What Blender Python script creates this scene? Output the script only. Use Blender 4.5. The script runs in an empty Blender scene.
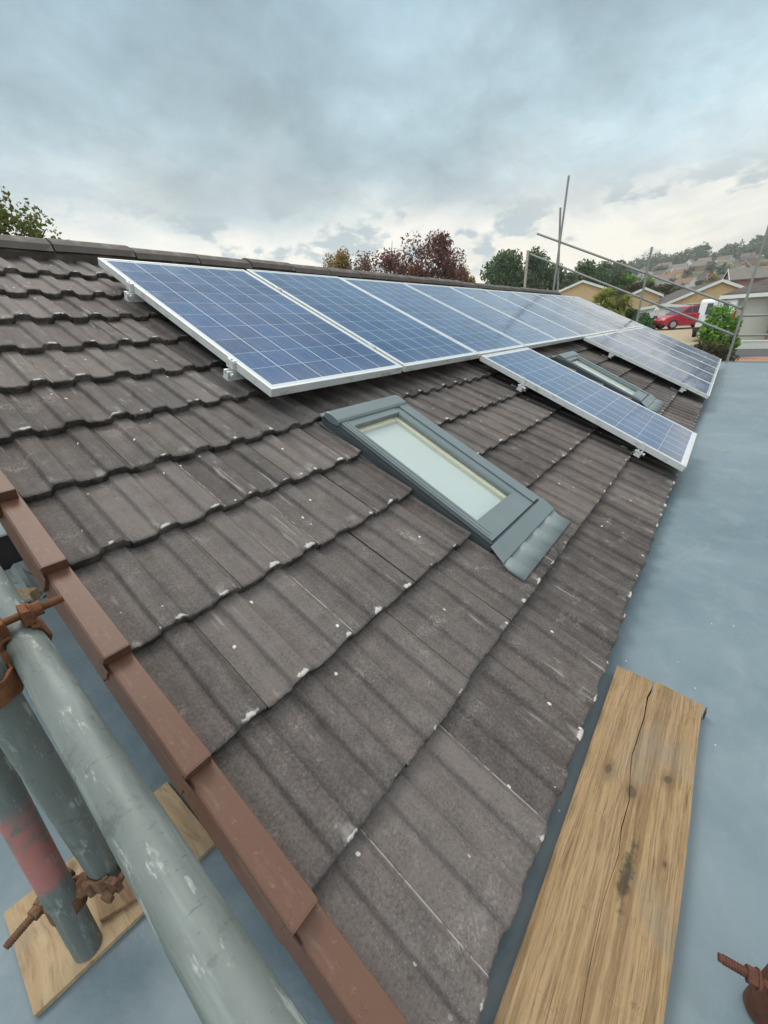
import bpy, bmesh, math, random
import numpy as np
from mathutils import Vector, Matrix, Euler
random.seed(7)
rng = np.random.default_rng(7)
R = math.radians
scene = bpy.context.scene
COL = scene.collection
CZ = 3.715                     # camera height above the lowest ground
FLAT = 2.6                     # top of the flat roof
GROUNDZ = 0.0

# ------------------------------------------------------------------ helpers
class MB:
    """collects shapes, then becomes ONE mesh object"""
    def __init__(s): s.v=[]; s.f=[]; s.m=[]; s.sm=[]
    def add(s, vs, fs, mi=0, smooth=False):
        b=len(s.v); s.v += [tuple(v) for v in vs]
        for f in fs:
            s.f.append(tuple(i+b for i in f)); s.m.append(mi); s.sm.append(smooth)
        return s
    def box(s, x0,x1,y0,y1,z0,z1, mi=0, M=None):
        vs=[Vector((x,y,z)) for z in (z0,z1) for y in (y0,y1) for x in (x0,x1)]
        if M is not None: vs=[M@v for v in vs]
        return s.add(vs,[(0,2,3,1),(4,5,7,6),(0,1,5,4),(2,6,7,3),(0,4,6,2),(1,3,7,5)],mi)
    def tube(s, a, b, r0, r1=None, n=16, mi=0, caps=True, hollow=0):
        a=Vector(a); b=Vector(b); r1=r0 if r1 is None else r1
        d=(b-a).normalized(); x=d.orthogonal().normalized(); y=d.cross(x)
        vs=[]; 
        for c,r in ((a,r0),(b,r1)):
            for k in range(n):
                t=2*math.pi*k/n; vs.append(c+x*(r*math.cos(t))+y*(r*math.sin(t)))
        s.add(vs,[(k,(k+1)%n,n+(k+1)%n,n+k) for k in range(n)],mi,True)
        if caps:
            if hollow:
                ri=r0*hollow; vs=[]
                for c,sg in ((a,1),(b,-1)):
                    for rr,off in ((r0,0),(ri,0),(ri,.06)):
                        for k in range(n):
                            t=2*math.pi*k/n; vs.append(c+d*(off*sg)+x*(rr*math.cos(t))+y*(rr*math.sin(t)))
                fs=[]
                for e in (0,1):
                    o=e*3*n
                    for k in range(n):
                        k2=(k+1)%n
                        q1=(o+k,o+n+k,o+n+k2,o+k2); q2=(o+n+k,o+2*n+k,o+2*n+k2,o+n+k2)
                        fs += [q1,q2]
                    fs.append(tuple(o+2*n+k for k in range(n)))
                s.add(vs,fs,mi)
            else:
                s.add(vs[:n],[tuple(reversed(range(n)))],mi); s.add(vs[n:],[tuple(range(n))],mi)
        return s
    def prism(s, poly, y0, y1, mi=0, M=None, axis='y'):
        """poly = list of (x,z), extruded along y (or axis 'z': (x,y) along z)"""
        n=len(poly)
        if axis=='y': vs=[Vector((x,y,z)) for y in (y0,y1) for x,z in poly]
        elif axis=='z': vs=[Vector((x,y,z)) for z in (y0,y1) for x,y in poly]
        else: vs=[Vector((x,y,z)) for x in (y0,y1) for y,z in poly]
        if M is not None: vs=[M@v for v in vs]
        return s.add(vs,[tuple(range(n)),tuple(reversed(range(n,2*n)))]+[(k,n+k,n+(k+1)%n,(k+1)%n) for k in range(n)],mi)
    def build(s, name, mats, parent=None, M=None, bevel=0, seg=2, fix=True):
        me=bpy.data.meshes.new(name); me.from_pydata(s.v,[],s.f)
        for m in (mats if isinstance(mats,(list,tuple)) else [mats]): me.materials.append(m)
        me.polygons.foreach_set('material_index',s.m); me.polygons.foreach_set('use_smooth',s.sm)
        if fix:
            bm=bmesh.new(); bm.from_mesh(me); bmesh.ops.recalc_face_normals(bm,faces=bm.faces); bm.to_mesh(me); bm.free()
        me.update()
        o=bpy.data.objects.new(name,me); COL.objects.link(o)
        if parent: o.parent=parent
        if M is not None: o.matrix_basis=M
        if bevel:
            b=o.modifiers.new('bevel','BEVEL'); b.width=bevel; b.segments=seg; b.limit_method='ANGLE'; b.angle_limit=R(35)
        return o

def np_obj(name, verts, faces, mats, parent=None, M=None, smooth=False, attrs=None):
    me=bpy.data.meshes.new(name)
    verts=np.asarray(verts,np.float32); faces=np.asarray(faces,np.int32)
    k=faces.shape[1]
    me.vertices.add(len(verts)); me.vertices.foreach_set('co',verts.ravel())
    me.loops.add(faces.size); me.loops.foreach_set('vertex_index',faces.ravel())
    me.polygons.add(len(faces)); me.polygons.foreach_set('loop_start',np.arange(0,faces.size,k,dtype=np.int32))
    me.polygons.foreach_set('use_smooth',np.full(len(faces),smooth))
    me.update(calc_edges=True); me.validate()
    for m in (mats if isinstance(mats,(list,tuple)) else [mats]): me.materials.append(m)
    for an,av in (attrs or {}).items():
        a=me.attributes.new(an,'FLOAT','POINT'); a.data.foreach_set('value',np.asarray(av,np.float32))
    o=bpy.data.objects.new(name,me); COL.objects.link(o)
    if parent: o.parent=parent
    if M is not None: o.matrix_basis=M
    return o

def thing(name, label, cat, loc=(0,0,0), rotz=0, group=None, M=None):
    o=bpy.data.objects.new(name,None); COL.objects.link(o); o.empty_display_size=.1
    if M is not None: o.matrix_basis=M
    else: o.location=loc; o.rotation_euler=(0,0,rotz)
    return tag(o,label,cat,group)
def tag(o,label,cat=None,group=None):
    o['label']=label
    if cat: o['category']=cat
    if group: o['group']=group
    return o
def struct(o,kind='structure'): o['kind']=kind; return o
def copy_tree(o,parent=None):
    c=o.copy(); COL.objects.link(c); c.parent=parent
    for ch in list(o.children): copy_tree(ch,c)
    return c
def W(x,y,z): return Vector((x,y,z+CZ))     # camera-height coordinates to world
ORD=['first','second','third','fourth','fifth','sixth','seventh','eighth','ninth','tenth','eleventh','twelfth','thirteenth','fourteenth','fifteenth','sixteenth','seventeenth','eighteenth','nineteenth','twentieth']

# ------------------------------------------------------------------ materials
class NT:
    def __init__(s,name):
        s.mat=bpy.data.materials.new(name); s.mat.use_nodes=True
        s.t=s.mat.node_tree; s.b=s.t.nodes['Principled BSDF']
    def n(s,typ,props=None,**ins):
        nd=s.t.nodes.new(typ)
        for k,v in (props or {}).items(): setattr(nd,k,v)
        for k,v in ins.items(): s.set(nd,k,v)
        return nd
    def set(s,nd,k,v):
        key=k
        if k.startswith('i') and k[1:].isdigit(): sock=nd.inputs[int(k[1:])]
        else: sock=nd.inputs[k.replace('_',' ')]
        if isinstance(v,bpy.types.NodeSocket): s.t.links.new(v,sock)
        elif isinstance(v,(tuple,list)) and len(v)==3 and sock.type=='RGBA': sock.default_value=(*v,1)
        else: sock.default_value=v
    def coord(s,kind='Object',scale=(1,1,1),loc=(0,0,0),rot=(0,0,0)):
        tc=s.n('ShaderNodeTexCoord'); mp=s.n('ShaderNodeMapping')
        s.t.links.new(tc.outputs[kind],mp.inputs['Vector'])
        mp.inputs['Scale'].default_value=scale; mp.inputs['Location'].default_value=loc; mp.inputs['Rotation'].default_value=rot
        return mp.outputs[0]
    def noise(s,co,scale,detail=4,rough=.55,dist=0):
        return s.n('ShaderNodeTexNoise',Vector=co,Scale=scale,Detail=detail,Roughness=rough,Distortion=dist).outputs['Fac']
    def ramp(s,f,lo,hi,a=0.,b=1.,clamp=True):
        return s.n('ShaderNodeMapRange',{'clamp':clamp,'interpolation_type':'SMOOTHSTEP' if clamp else 'LINEAR'},i0=f,i1=lo,i2=hi,i3=a,i4=b).outputs[0]
    def math(s,op,a,b=0.,c=None):
        nd=s.n('ShaderNodeMath',{'operation':op}); s.set(nd,'i0',a); s.set(nd,'i1',b)
        if c is not None: s.set(nd,'i2',c)
        return nd.outputs[0]
    def mix(s,f,a,b,mode='MIX'):
        nd=s.n('ShaderNodeMix',{'data_type':'RGBA','blend_type':mode})
        s.set(nd,'i0',f); s.set(nd,'i6',a); s.set(nd,'i7',b); return nd.outputs[2]
    def bump(s,h,strength=.3,dist=.002,normal=None):
        nd=s.n('ShaderNodeBump',Strength=strength,Distance=dist,Height=h)
        if normal is not None: s.set(nd,'Normal',normal)
        return nd.outputs[0]
    def attr(s,name): return s.n('ShaderNodeAttribute',{'attribute_name':name}).outputs['Fac']
    def out(s,**kw):
        for k,v in kw.items(): s.set(s.b,k,v)
        return s.mat

def simple(name,col,rough=.6,metal=0,var=.25,scale=8,bump=0,spec=.5,dirt=None,bscale=60):
    t=NT(name); co=t.coord()
    n=t.noise(co,scale,5)
    c=t.mix(n,tuple(x*(1-var) for x in col),tuple(min(1,x*(1+var)) for x in col))
    if dirt:
        c=t.mix(t.ramp(t.noise(co,scale*.6,6),.5,.72,0,.8),c,dirt)
    kw=dict(Base_Color=c,Roughness=t.ramp(n,.2,.8,max(0,rough-.1),min(1,rough+.1)),Metallic=metal,Specular_IOR_Level=spec)
    if bump: kw['Normal']=t.bump(t.noise(co,bscale,4),bump,.002)
    return t.out(**kw)

def tile_material():
    t=NT('concrete_tile'); co=t.coord()
    tid=t.attr('tid'); fr=t.attr('fr'); nose=t.attr('nose'); jt=t.attr('jt')
    big=t.noise(co,2.3,4); fine=t.noise(co,140,6,.75); med=t.noise(co,18,5,.6)
    streak=t.noise(t.coord(scale=(34,3.2,3)),1,5,.6)
    f=t.math('ADD',t.math('MULTIPLY',fine,.75),t.math('MULTIPLY',streak,.34))
    f=t.math('ADD',f,t.math('MULTIPLY',med,.25)); f=t.math('ADD',f,t.math('MULTIPLY',big,.2))
    f=t.math('ADD',f,t.math('MULTIPLY',t.math('SUBTRACT',tid,.5),.20))
    c=t.mix(t.ramp(f,.52,1.0),(.040,.0345,.0325),(.156,.137,.129))
    warm=t.ramp(t.noise(co,.9,3),.4,.65)
    c=t.mix(t.math('MULTIPLY',warm,.8),c,t.mix(1.0,c,(1.05,.98,.93),'MULTIPLY'))
    # scuffed pale film in irregular patches
    sc=t.math('MULTIPLY',t.ramp(t.noise(co,9,7,.7),.56,.72),t.ramp(fine,.42,.62))
    c=t.mix(t.math('MULTIPLY',sc,.6),c,(.36,.33,.315))
    lk=t.math('MULTIPLY',t.ramp(t.noise(t.coord(scale=(60,3.5,3)),1,4,.6),.60,.70),t.ramp(t.noise(co,4,3),.5,.62))
    c=t.mix(t.math('MULTIPLY',lk,.5),c,(.40,.375,.35))
    # chipped pale front edges
    chip=t.math('MULTIPLY',fr,t.ramp(t.noise(t.coord(scale=(1,.55,1)),19,3,.5),.60,.70))
    c=t.mix(t.math('MULTIPLY',chip,.45),c,(.45,.43,.41))
    ca=t.math('ADD',t.attr('chip'),t.math('MULTIPLY',t.math('SUBTRACT',t.noise(co,70,5,.7),.5),1.3))
    c=t.mix(t.math('MULTIPLY',t.ramp(ca,.42,.66),.8),c,(.60,.575,.55))
    pit=t.ramp(t.noise(co,230,2,.5),.62,.72)
    pm=t.ramp(t.noise(co,6,4,.6),.42,.62)
    c=t.mix(t.math('MULTIPLY',t.math('MULTIPLY',pit,pm),.38),c,(.36,.335,.31))
    dpit=t.ramp(t.noise(t.coord(loc=(3,5,1)),190,2,.5),.60,.70)
    c=t.mix(t.math('MULTIPLY',dpit,.4),c,(.035,.029,.026))
    # lichen and droppings
    vo=t.n('ShaderNodeTexVoronoi',Vector=t.coord(scale=(1,.8,1)),Scale=26.); 
    vd=t.math('ADD',vo.outputs['Distance'],t.math('MULTIPLY',t.math('SUBTRACT',t.noise(co,75,4,.65),.5),.22))
    spot=t.math('MULTIPLY',t.ramp(vd,.13,.085),t.ramp(t.n('ShaderNodeSeparateColor',Color=vo.outputs['Color']).outputs[0],.86,.88))
    c=t.mix(t.math('MULTIPLY',spot,.85),c,(.66,.65,.62))
    # pale line along some side joints
    line=t.math('MULTIPLY',jt,t.math('GREATER_THAN',tid,.72))
    line=t.math('MULTIPLY',line,t.ramp(t.noise(co,30,3),.4,.55))
    c=t.mix(t.math('MULTIPLY',line,.7),c,(.5,.48,.46))
    # darker, mottled cut front faces
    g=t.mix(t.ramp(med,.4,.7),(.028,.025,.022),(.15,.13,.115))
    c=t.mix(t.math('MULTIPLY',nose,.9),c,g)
    return t.out(Base_Color=c,Roughness=t.ramp(fine,.3,.7,.62,.86),Specular_IOR_Level=.4,Normal=t.bump(t.math('ADD',fine,t.math('MULTIPLY',med,.8)),.55,.003))

def flat_roof_material():
    t=NT('flat_roof_coating'); co=t.coord()
    big=t.noise(co,.9,5,.6,.4); med=t.noise(co,5,7,.68,.6); fine=t.noise(co,60,4)
    wisp=t.noise(t.coord(scale=(1.5,2.6,1),rot=(0,0,.5)),2.2,6,.62,.4)
    c=t.mix(t.ramp(big,.3,.7),(.105,.155,.185),(.160,.215,.242))
    c=t.mix(t.math('MULTIPLY',t.ramp(med,.42,.74),.26),c,(.26,.32,.345))
    c=t.mix(t.math('MULTIPLY',t.ramp(wisp,.56,.78),.15),c,(.46,.51,.52))
    c=t.mix(t.math('MULTIPLY',t.ramp(t.noise(co,2.2,5,.6),.58,.72),.35),c,(.115,.155,.17))
    vo=t.n('ShaderNodeTexVoronoi',Vector=co,Scale=30.)
    sp=t.math('MULTIPLY',t.ramp(vo.outputs['Distance'],.10,.06),t.ramp(t.n('ShaderNodeSeparateColor',Color=vo.outputs['Color']).outputs[0],.86,.9))
    c=t.mix(sp,c,(.6,.62,.6))
    return t.out(Base_Color=c,Roughness=t.ramp(med,.3,.75,.26,.48),Specular_IOR_Level=.5,Normal=t.bump(t.math('ADD',t.math('MULTIPLY',med,.7),t.math('MULTIPLY',fine,.3)),.35,.008))

def cell_material():
    t=NT('solar_cells'); co=t.coord()
    sx=t.n('ShaderNodeSeparateXYZ',Vector=co)
    u=t.math('DIVIDE',t.math('SUBTRACT',sx.outputs[0],.0298),.1575)
    v=t.math('DIVIDE',t.math('SUBTRACT',t.math('MULTIPLY',sx.outputs[1],-1.),.0375),.1575)
    fu=t.math('FRACT',u); fv=t.math('FRACT',v)
    du=t.math('ABSOLUTE',t.math('SUBTRACT',fu,.5)); dv=t.math('ABSOLUTE',t.math('SUBTRACT',fv,.5))
    lu=t.math('GREATER_THAN',du,.488); lv=t.math('GREATER_THAN',dv,.4915)
    inside=t.math('MULTIPLY',t.math('MULTIPLY',t.math('GREATER_THAN',u,0.),t.math('LESS_THAN',u,6.)),t.math('MULTIPLY',t.math('GREATER_THAN',v,0.),t.math('LESS_THAN',v,10.)))
    cell=t.n('ShaderNodeCombineXYZ',X=t.math('FLOOR',u),Y=t.math('FLOOR',v))
    oi=t.n('ShaderNodeObjectInfo')
    cell2=t.n('ShaderNodeVectorMath',{'operation':'ADD'},i0=cell.outputs[0],i1=t.n('ShaderNodeCombineXYZ',X=t.math('MULTIPLY',oi.outputs['Random'],57.),Y=t.math('MULTIPLY',oi.outputs['Random'],31.)).outputs[0])
    wn=t.n('ShaderNodeTexWhiteNoise',Vector=cell2.outputs[0]).outputs['Value']
    vo=t.n('ShaderNodeTexVoronoi',Vector=co,Scale=75.)
    cr=t.n('ShaderNodeSeparateColor',Color=vo.outputs['Color']).outputs[0]
    f=t.math('ADD',t.math('MULTIPLY',wn,.65),t.math('MULTIPLY',cr,.4))
    c=t.mix(f,(.007,.037,.118),(.020,.082,.210))
    f3=t.math('ABSOLUTE',t.math('SUBTRACT',t.math('FRACT',t.math('MULTIPLY',fu,2.)),.5))
    bus=t.math('LESS_THAN',f3,.022)
    c=t.mix(t.math('MULTIPLY',bus,.22),c,(.30,.38,.48))
    c=t.mix(t.math('MULTIPLY',lv,.7),c,(.50,.57,.63))
    c=t.mix(t.math('MULTIPLY',lu,.95),c,(.66,.71,.75))
    c=t.mix(inside,(.55,.60,.64),c)
    dust=t.ramp(t.noise(co,3.5,6,.65),.4,.75)
    edge=t.ramp(sx.outputs[1],-1.45,-1.63)
    c=t.mix(t.math('ADD',t.math('MULTIPLY',dust,.06),t.math('MULTIPLY',edge,.10)),c,(.35,.38,.38))
    return t.out(Base_Color=c,Roughness=t.ramp(dust,0,1,.09,.20),IOR=1.5,Specular_IOR_Level=.85)

def alu_material():
    t=NT('panel_aluminium'); co=t.coord(); n=t.noise(co,7,6,.65)
    c=t.mix(n,(.56,.58,.58),(.72,.73,.72))
    al=t.math('MULTIPLY',t.ramp(t.noise(t.coord(scale=(1,1,3)),10,5,.7),.52,.68),t.ramp(t.n('ShaderNodeSeparateXYZ',Vector=co).outputs[2],-.004,-.012))
    c=t.mix(t.math('MULTIPLY',al,.55),c,(.20,.22,.12))
    return t.out(Base_Color=c,Roughness=.42,Metallic=.25,Specular_IOR_Level=.5)

KN=[(.822,-.068,.020,.012),(.908,-.134,.016,.010),(.852,-.010,.020,.009),(.70,-.150,.007,.004),(.34,-.128,.011,.006)]
def wood_material(name,ca,cb,cdark,along='x',cross=1.0,knots=None):
    t=NT(name)
    sc=(2.2,46*cross,46*cross) if along=='x' else (46*cross,2.2,46*cross)
    warp=t.n('ShaderNodeTexNoise',Vector=t.coord(scale=(2.2,7,1) if along=='x' else (7,2.2,1)),Scale=1.2,Detail=3.)
    base=t.coord(scale=sc)
    wv=t.n('ShaderNodeVectorMath',{'operation':'MULTIPLY_ADD'},i0=warp.outputs['Color'],i1=(.2,1.5,.2) if along=='x' else (1.5,.2,.2),i2=base)
    g=t.noise(wv.outputs[0],1.0,7,.72); g2=t.noise(wv.outputs[0],4.5,5,.7)
    co=t.coord(); big=t.noise(co,5,5,.6)
    c=t.mix(t.ramp(g,.38,.60),ca,cb)
    c=t.mix(t.math('MULTIPLY',t.ramp(g2,.50,.66),.6),c,cdark)
    c=t.mix(t.math('MULTIPLY',t.ramp(big,.52,.70),.45),c,(.21,.185,.15))
    vo=t.n('ShaderNodeTexVoronoi',Vector=t.coord(scale=(4.2,8.5,1) if along=='x' else (8.5,4.2,1)),Scale=1.)
    kn=t.math('MULTIPLY',t.ramp(vo.outputs['Distance'],.16,.07),t.ramp(t.n('ShaderNodeSeparateColor',Color=vo.outputs['Color']).outputs[1],.62,.66))
    c=t.mix(t.math('MULTIPLY',kn,.85),c,(.055,.042,.030))
    if knots:
        sx=t.n('ShaderNodeSeparateXYZ',Vector=co); wn_=t.math('MULTIPLY',t.math('SUBTRACT',t.noise(co,60,3),.5),.9)
        for kx,ky,rx,ry in knots:
            d=t.math('SQRT',t.math('ADD',t.math('POWER',t.math('DIVIDE',t.math('SUBTRACT',sx.outputs[0],kx),rx),2.),t.math('POWER',t.math('DIVIDE',t.math('SUBTRACT',sx.outputs[1],ky),ry),2.)))
            d=t.math('ADD',d,wn_)
            c=t.mix(t.math('MULTIPLY',t.ramp(d,2.4,1.0),.45),c,(.13,.085,.045))
            c=t.mix(t.math('MULTIPLY',t.ramp(d,1.05,.55),.75),c,(.07,.052,.036))
        d=t.math('ADD',t.math('SQRT',t.math('ADD',t.math('POWER',t.math('DIVIDE',t.math('SUBTRACT',sx.outputs[0],.63),.085),2.),t.math('POWER',t.math('DIVIDE',t.math('SUBTRACT',sx.outputs[1],-.088),.013),2.))),t.math('MULTIPLY',t.math('SUBTRACT',t.noise(co,42,6,.7),.5),2.6))
        c=t.mix(t.math('MULTIPLY',t.ramp(d,1.2,.3),.85),c,(.035,.03,.018))
        c=t.mix(t.math('MULTIPLY',t.ramp(t.noise(t.coord(scale=(3,150,150)),1.6,6,.75),.52,.68),.6),c,(.10,.072,.045))
    st=t.math('MULTIPLY',t.ramp(t.noise(co,8,7,.75),.62,.74),t.ramp(t.noise(co,2.2,2),.5,.62))
    c=t.mix(t.math('MULTIPLY',st,.8),c,(.05,.045,.03))
    return t.out(Base_Color=c,Roughness=.78,Specular_IOR_Level=.25,Normal=t.bump(t.math('ADD',g,t.math('MULTIPLY',g2,.6)),.5,.003))

def pole_material(name,red=None):
    t=NT(name); co=t.coord(); n=t.noise(co,9,6,.65); f=t.noise(co,70,4)
    st=t.noise(t.coord(scale=(14,14,1.2)),3,5,.6)
    c=t.mix(n,(.085,.105,.099),(.205,.235,.224))
    c=t.mix(t.math('MULTIPLY',t.ramp(st,.48,.7),.4),c,(.33,.37,.355))
    c=t.mix(t.math('MULTIPLY',t.ramp(t.noise(co,22,8,.78),.54,.66),.75),c,(.085,.095,.085))
    c=t.mix(t.math('MULTIPLY',t.ramp(t.noise(t.coord(scale=(1,1,.25)),48,6,.75),.56,.66),.7),c,(.40,.43,.41))
    c=t.mix(t.math('MULTIPLY',t.ramp(t.noise(t.coord(scale=(1,1,3.5)),26,5,.7),.64,.68),.55),c,(.06,.068,.062))
    c=t.mix(t.ramp(t.noise(t.coord(scale=(1,1,.55)),13,4,.6),.69,.70),c,(.70,.68,.60))
    if red:
        z=t.n('ShaderNodeSeparateXYZ',Vector=co).outputs[2]
        zz=t.math('ADD',z,t.math('MULTIPLY',t.math('SUBTRACT',n,.5),.08))
        m=t.math('MULTIPLY',t.ramp(zz,red[0]-.012,red[0]+.012),t.ramp(zz,red[1]+.02,red[1]-.02))
        m=t.math('MULTIPLY',t.math('MULTIPLY',m,t.ramp(t.noise(co,20,6,.7),.34,.56)),.8)
        c=t.mix(m,c,(.46,.16,.145))
    return t.out(Base_Color=c,Roughness=t.ramp(n,.3,.7,.48,.68),Metallic=.2,Specular_IOR_Level=.5,Normal=t.bump(t.math('ADD',f,n),.25,.0015))

def rust_material(name,a,b,c3):
    t=NT(name); co=t.coord(); n=t.noise(co,38,6,.7); f=t.noise(co,150,4)
    c=t.mix(t.ramp(n,.35,.65),a,b); c=t.mix(t.ramp(f,.55,.75,0,.6),c,c3)
    return t.out(Base_Color=c,Roughness=.82,Metallic=.1,Specular_IOR_Level=.3,Normal=t.bump(t.math('ADD',n,f),.6,.0015))

def leaf_material(name,cols,rough=.65,trans=.25):
    t=NT(name); g=t.n('ShaderNodeNewGeometry'); r=g.outputs['Random Per Island']
    cr=t.n('ShaderNodeValToRGB',Fac=r); el=cr.color_ramp.elements
    el[0].position=0; el[0].color=(*cols[0],1); el[1].position=1; el[1].color=(*cols[-1],1)
    for i,c in enumerate(cols[1:-1]): e=el.new((i+1)/(len(cols)-1)); e.color=(*c,1)
    c=t.mix(t.math('MULTIPLY',t.ramp(t.noise(t.coord(),.9,3),.35,.65),.45),cr.outputs[0],t.mix(1.,cr.outputs[0],(.55,.6,.5),'MULTIPLY'))
    t.out(Base_Color=c,Roughness=rough,Specular_IOR_Level=.3)
    tr=t.n('ShaderNodeBsdfTranslucent',Color=c); mx=t.n('ShaderNodeMixShader',Fac=trans)
    t.t.links.new(t.b.outputs[0],mx.inputs[1]); t.t.links.new(tr.outputs[0],mx.inputs[2])
    t.t.links.new(mx.outputs[0],t.t.nodes['Material Output'].inputs['Surface'])
    return t.mat

def brick_material(name,a,b,mortar,sx=.225,sz=.075):
    t=NT(name)
    tc=t.n('ShaderNodeTexCoord'); sp=t.n('ShaderNodeSeparateXYZ',Vector=tc.outputs['Object'])
    cv=t.n('ShaderNodeCombineXYZ',X=t.math('ADD',sp.outputs[0],sp.outputs[1]),Y=sp.outputs[2])
    br=t.n('ShaderNodeTexBrick',Vector=cv.outputs[0],Color1=(*a,1),Color2=(*b,1),Mortar=(*mortar,1),Scale=1.,Mortar_Size=.006,Brick_Width=sx,Row_Height=sz)
    n=t.noise(tc.outputs['Object'],1.5,4)
    return t.out(Base_Color=t.mix(t.math('MULTIPLY',n,.3),br.outputs['Color'],b),Roughness=.85)

def roofing_material(name,a,b):
    t=NT(name); tc=t.n('ShaderNodeTexCoord'); sp=t.n('ShaderNodeSeparateXYZ',Vector=tc.outputs['Object'])
    row=t.math('FRACT',t.math('DIVIDE',sp.outputs[2],.16))
    n=t.noise(tc.outputs['Object'],1.2,5); n2=t.noise(tc.outputs['Object'],9,3)
    c=t.mix(t.ramp(t.math('ADD',t.math('MULTIPLY',n,.6),t.math('MULTIPLY',n2,.4)),.3,.7),a,b)
    c=t.mix(t.math('MULTIPLY',t.math('LESS_THAN',row,.14),.45),c,tuple(x*.45 for x in a))
    return t.out(Base_Color=c,Roughness=.85,Normal=t.bump(row,.4,.03))

M={}
M['tile']=tile_material(); M['flat']=flat_roof_material(); M['cells']=cell_material(); M['alu']=alu_material()
M['ridge']=simple('ridge_concrete',(.088,.075,.068),.85,var=.5,scale=14,bump=.6,dirt=(.19,.17,.155),bscale=120)
M['under']=simple('roof_underlay',(.02,.02,.02),.9)
t=NT('brown_plastic'); co=t.coord('Object'); oi=t.n('ShaderNodeObjectInfo')
c=t.mix(t.noise(co,5,4),(.104,.046,.027),(.138,.066,.041)); c=t.mix(t.math('MULTIPLY',oi.outputs['Random'],.35),c,(.13,.07,.052))
c=t.mix(t.math('MULTIPLY',t.ramp(t.noise(t.coord(scale=(9,1.5,9)),4,6,.7),.54,.70),.5),c,(.19,.13,.10))
c=t.mix(t.math('MULTIPLY',t.ramp(t.noise(co,55,5,.7),.60,.70),.5),c,(.24,.19,.16)); c=t.mix(t.math('MULTIPLY',t.ramp(t.noise(co,24,5,.7),.58,.70),.5),c,(.05,.027,.02))
M['verge']=t.out(Base_Color=c,Roughness=.46,Specular_IOR_Level=.4,Normal=t.bump(t.noise(co,120,3),.1,.001))
M['gable']=brick_material('gable_brick',(.30,.20,.13),(.24,.15,.10),(.35,.33,.3))
M['lead']=simple('grey_flashing',(.20,.238,.245),.66,metal=.25,var=.18,scale=9,bump=.15)
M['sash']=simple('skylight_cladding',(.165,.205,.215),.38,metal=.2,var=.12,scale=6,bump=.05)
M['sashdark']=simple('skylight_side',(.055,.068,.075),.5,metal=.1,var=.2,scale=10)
M['lining']=simple('cream_lining',(.62,.57,.43),.6,var=.1)
M['blind']=simple('pale_blind',(.55,.605,.61),.7,var=.06,scale=2)
M['board']=wood_material('scaffold_board_wood',(.200,.130,.065),(.325,.225,.122),(.078,.050,.027),'x',1.7,KN)
M['ply']=wood_material('plywood_face',(.34,.245,.145),(.43,.325,.20),(.22,.145,.08),'y',.45)
M['plyb']=wood_material('brown_timber',(.23,.15,.085),(.32,.215,.125),(.12,.075,.045),'y',.5)
M['pole']=pole_material('galvanised_pole'); M['polered']=pole_material('red_banded_pole',(.21,.40))
M['polefar']=simple('weathered_pole',(.26,.265,.255),.5,metal=.35,var=.3,scale=3)
M['polepale']=simple('pale_pole',(.42,.38,.31),.7,var=.25,scale=3)
M['rust']=rust_material('orange_rust',(.125,.052,.026),(.215,.092,.042),(.06,.03,.02))
M['rustdark']=rust_material('brown_rust',(.115,.060,.036),(.19,.105,.062),(.27,.21,.14))
M['rustred']=rust_material('red_rust',(.085,.036,.026),(.15,.062,.040),(.05,.024,.018))

# glass for the skylights
t=NT('window_glass')
gl=t.n('ShaderNodeBsdfGlossy',Color=(.95,.98,.97),Roughness=.06); tr=t.n('ShaderNodeBsdfTransparent',Color=(.95,.965,.955))
fz=t.n('ShaderNodeFresnel',IOR=2.0); gg=t.n('ShaderNodeNewGeometry'); mx=t.n('ShaderNodeMixShader',Fac=t.math('MULTIPLY',fz.outputs[0],t.math('SUBTRACT',1.,gg.outputs['Backfacing'])))
t.t.links.new(tr.outputs[0],mx.inputs[1]); t.t.links.new(gl.outputs[0],mx.inputs[2]); t.t.links.new(mx.outputs[0],t.t.nodes['Material Output'].inputs['Surface'])
M['glass']=t.mat

# ------------------------------------------------------------------ the house with the tiled roof
RP=R(24.6565)
O=W(1.1153,3.0473,.4669)
ROOF=Matrix.Translation(O)@Matrix.Rotation(RP,4,'X')      # local x along ridge, -y down the slope, z off the slope
HL=Vector((5.5,2.2,GROUNDZ))
house=thing('house','brown tiled house roof with flat blue grey roof around it','house',HL)
HINV=Matrix.Translation(-HL)
HR=HINV@ROOF
SV,TE,G=-.957,3.331,.311          # verge, eave, gauge
SEND=10.36; HF=-.127; NOSE=.030; BUMP=.0170
NC=12
PPH=.888
PU=[0.,.003,.007,.010,.013,.038,.060,.064,.069,.076,.086,.110,.134,.144,.15]
PV=[.12,.40,.82,.97,1.,1.07,1.,.86,.45,.16,.03,-.08,0.,.05,.12]
def prof(s):
    return BUMP*float(np.interp((s+PPH)%.15,PU,PV))
BREAKS=(0.,.003,.007,.010,.013,.060,.064,.069,.076,.086,.134,.144)
def shear(t): return .045*(t-TE)/1.6*-1 if False else 0.
SKY=((.203,1.805),(3.67,1.805)); SW,SL=.525,.985
def cut(x,t,h):
    for a,b in SKY:
        if a-.014<x<a+SW-.012 and b+.03<t<b+SL-.012: return min(h,-.163)
    return h
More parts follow.
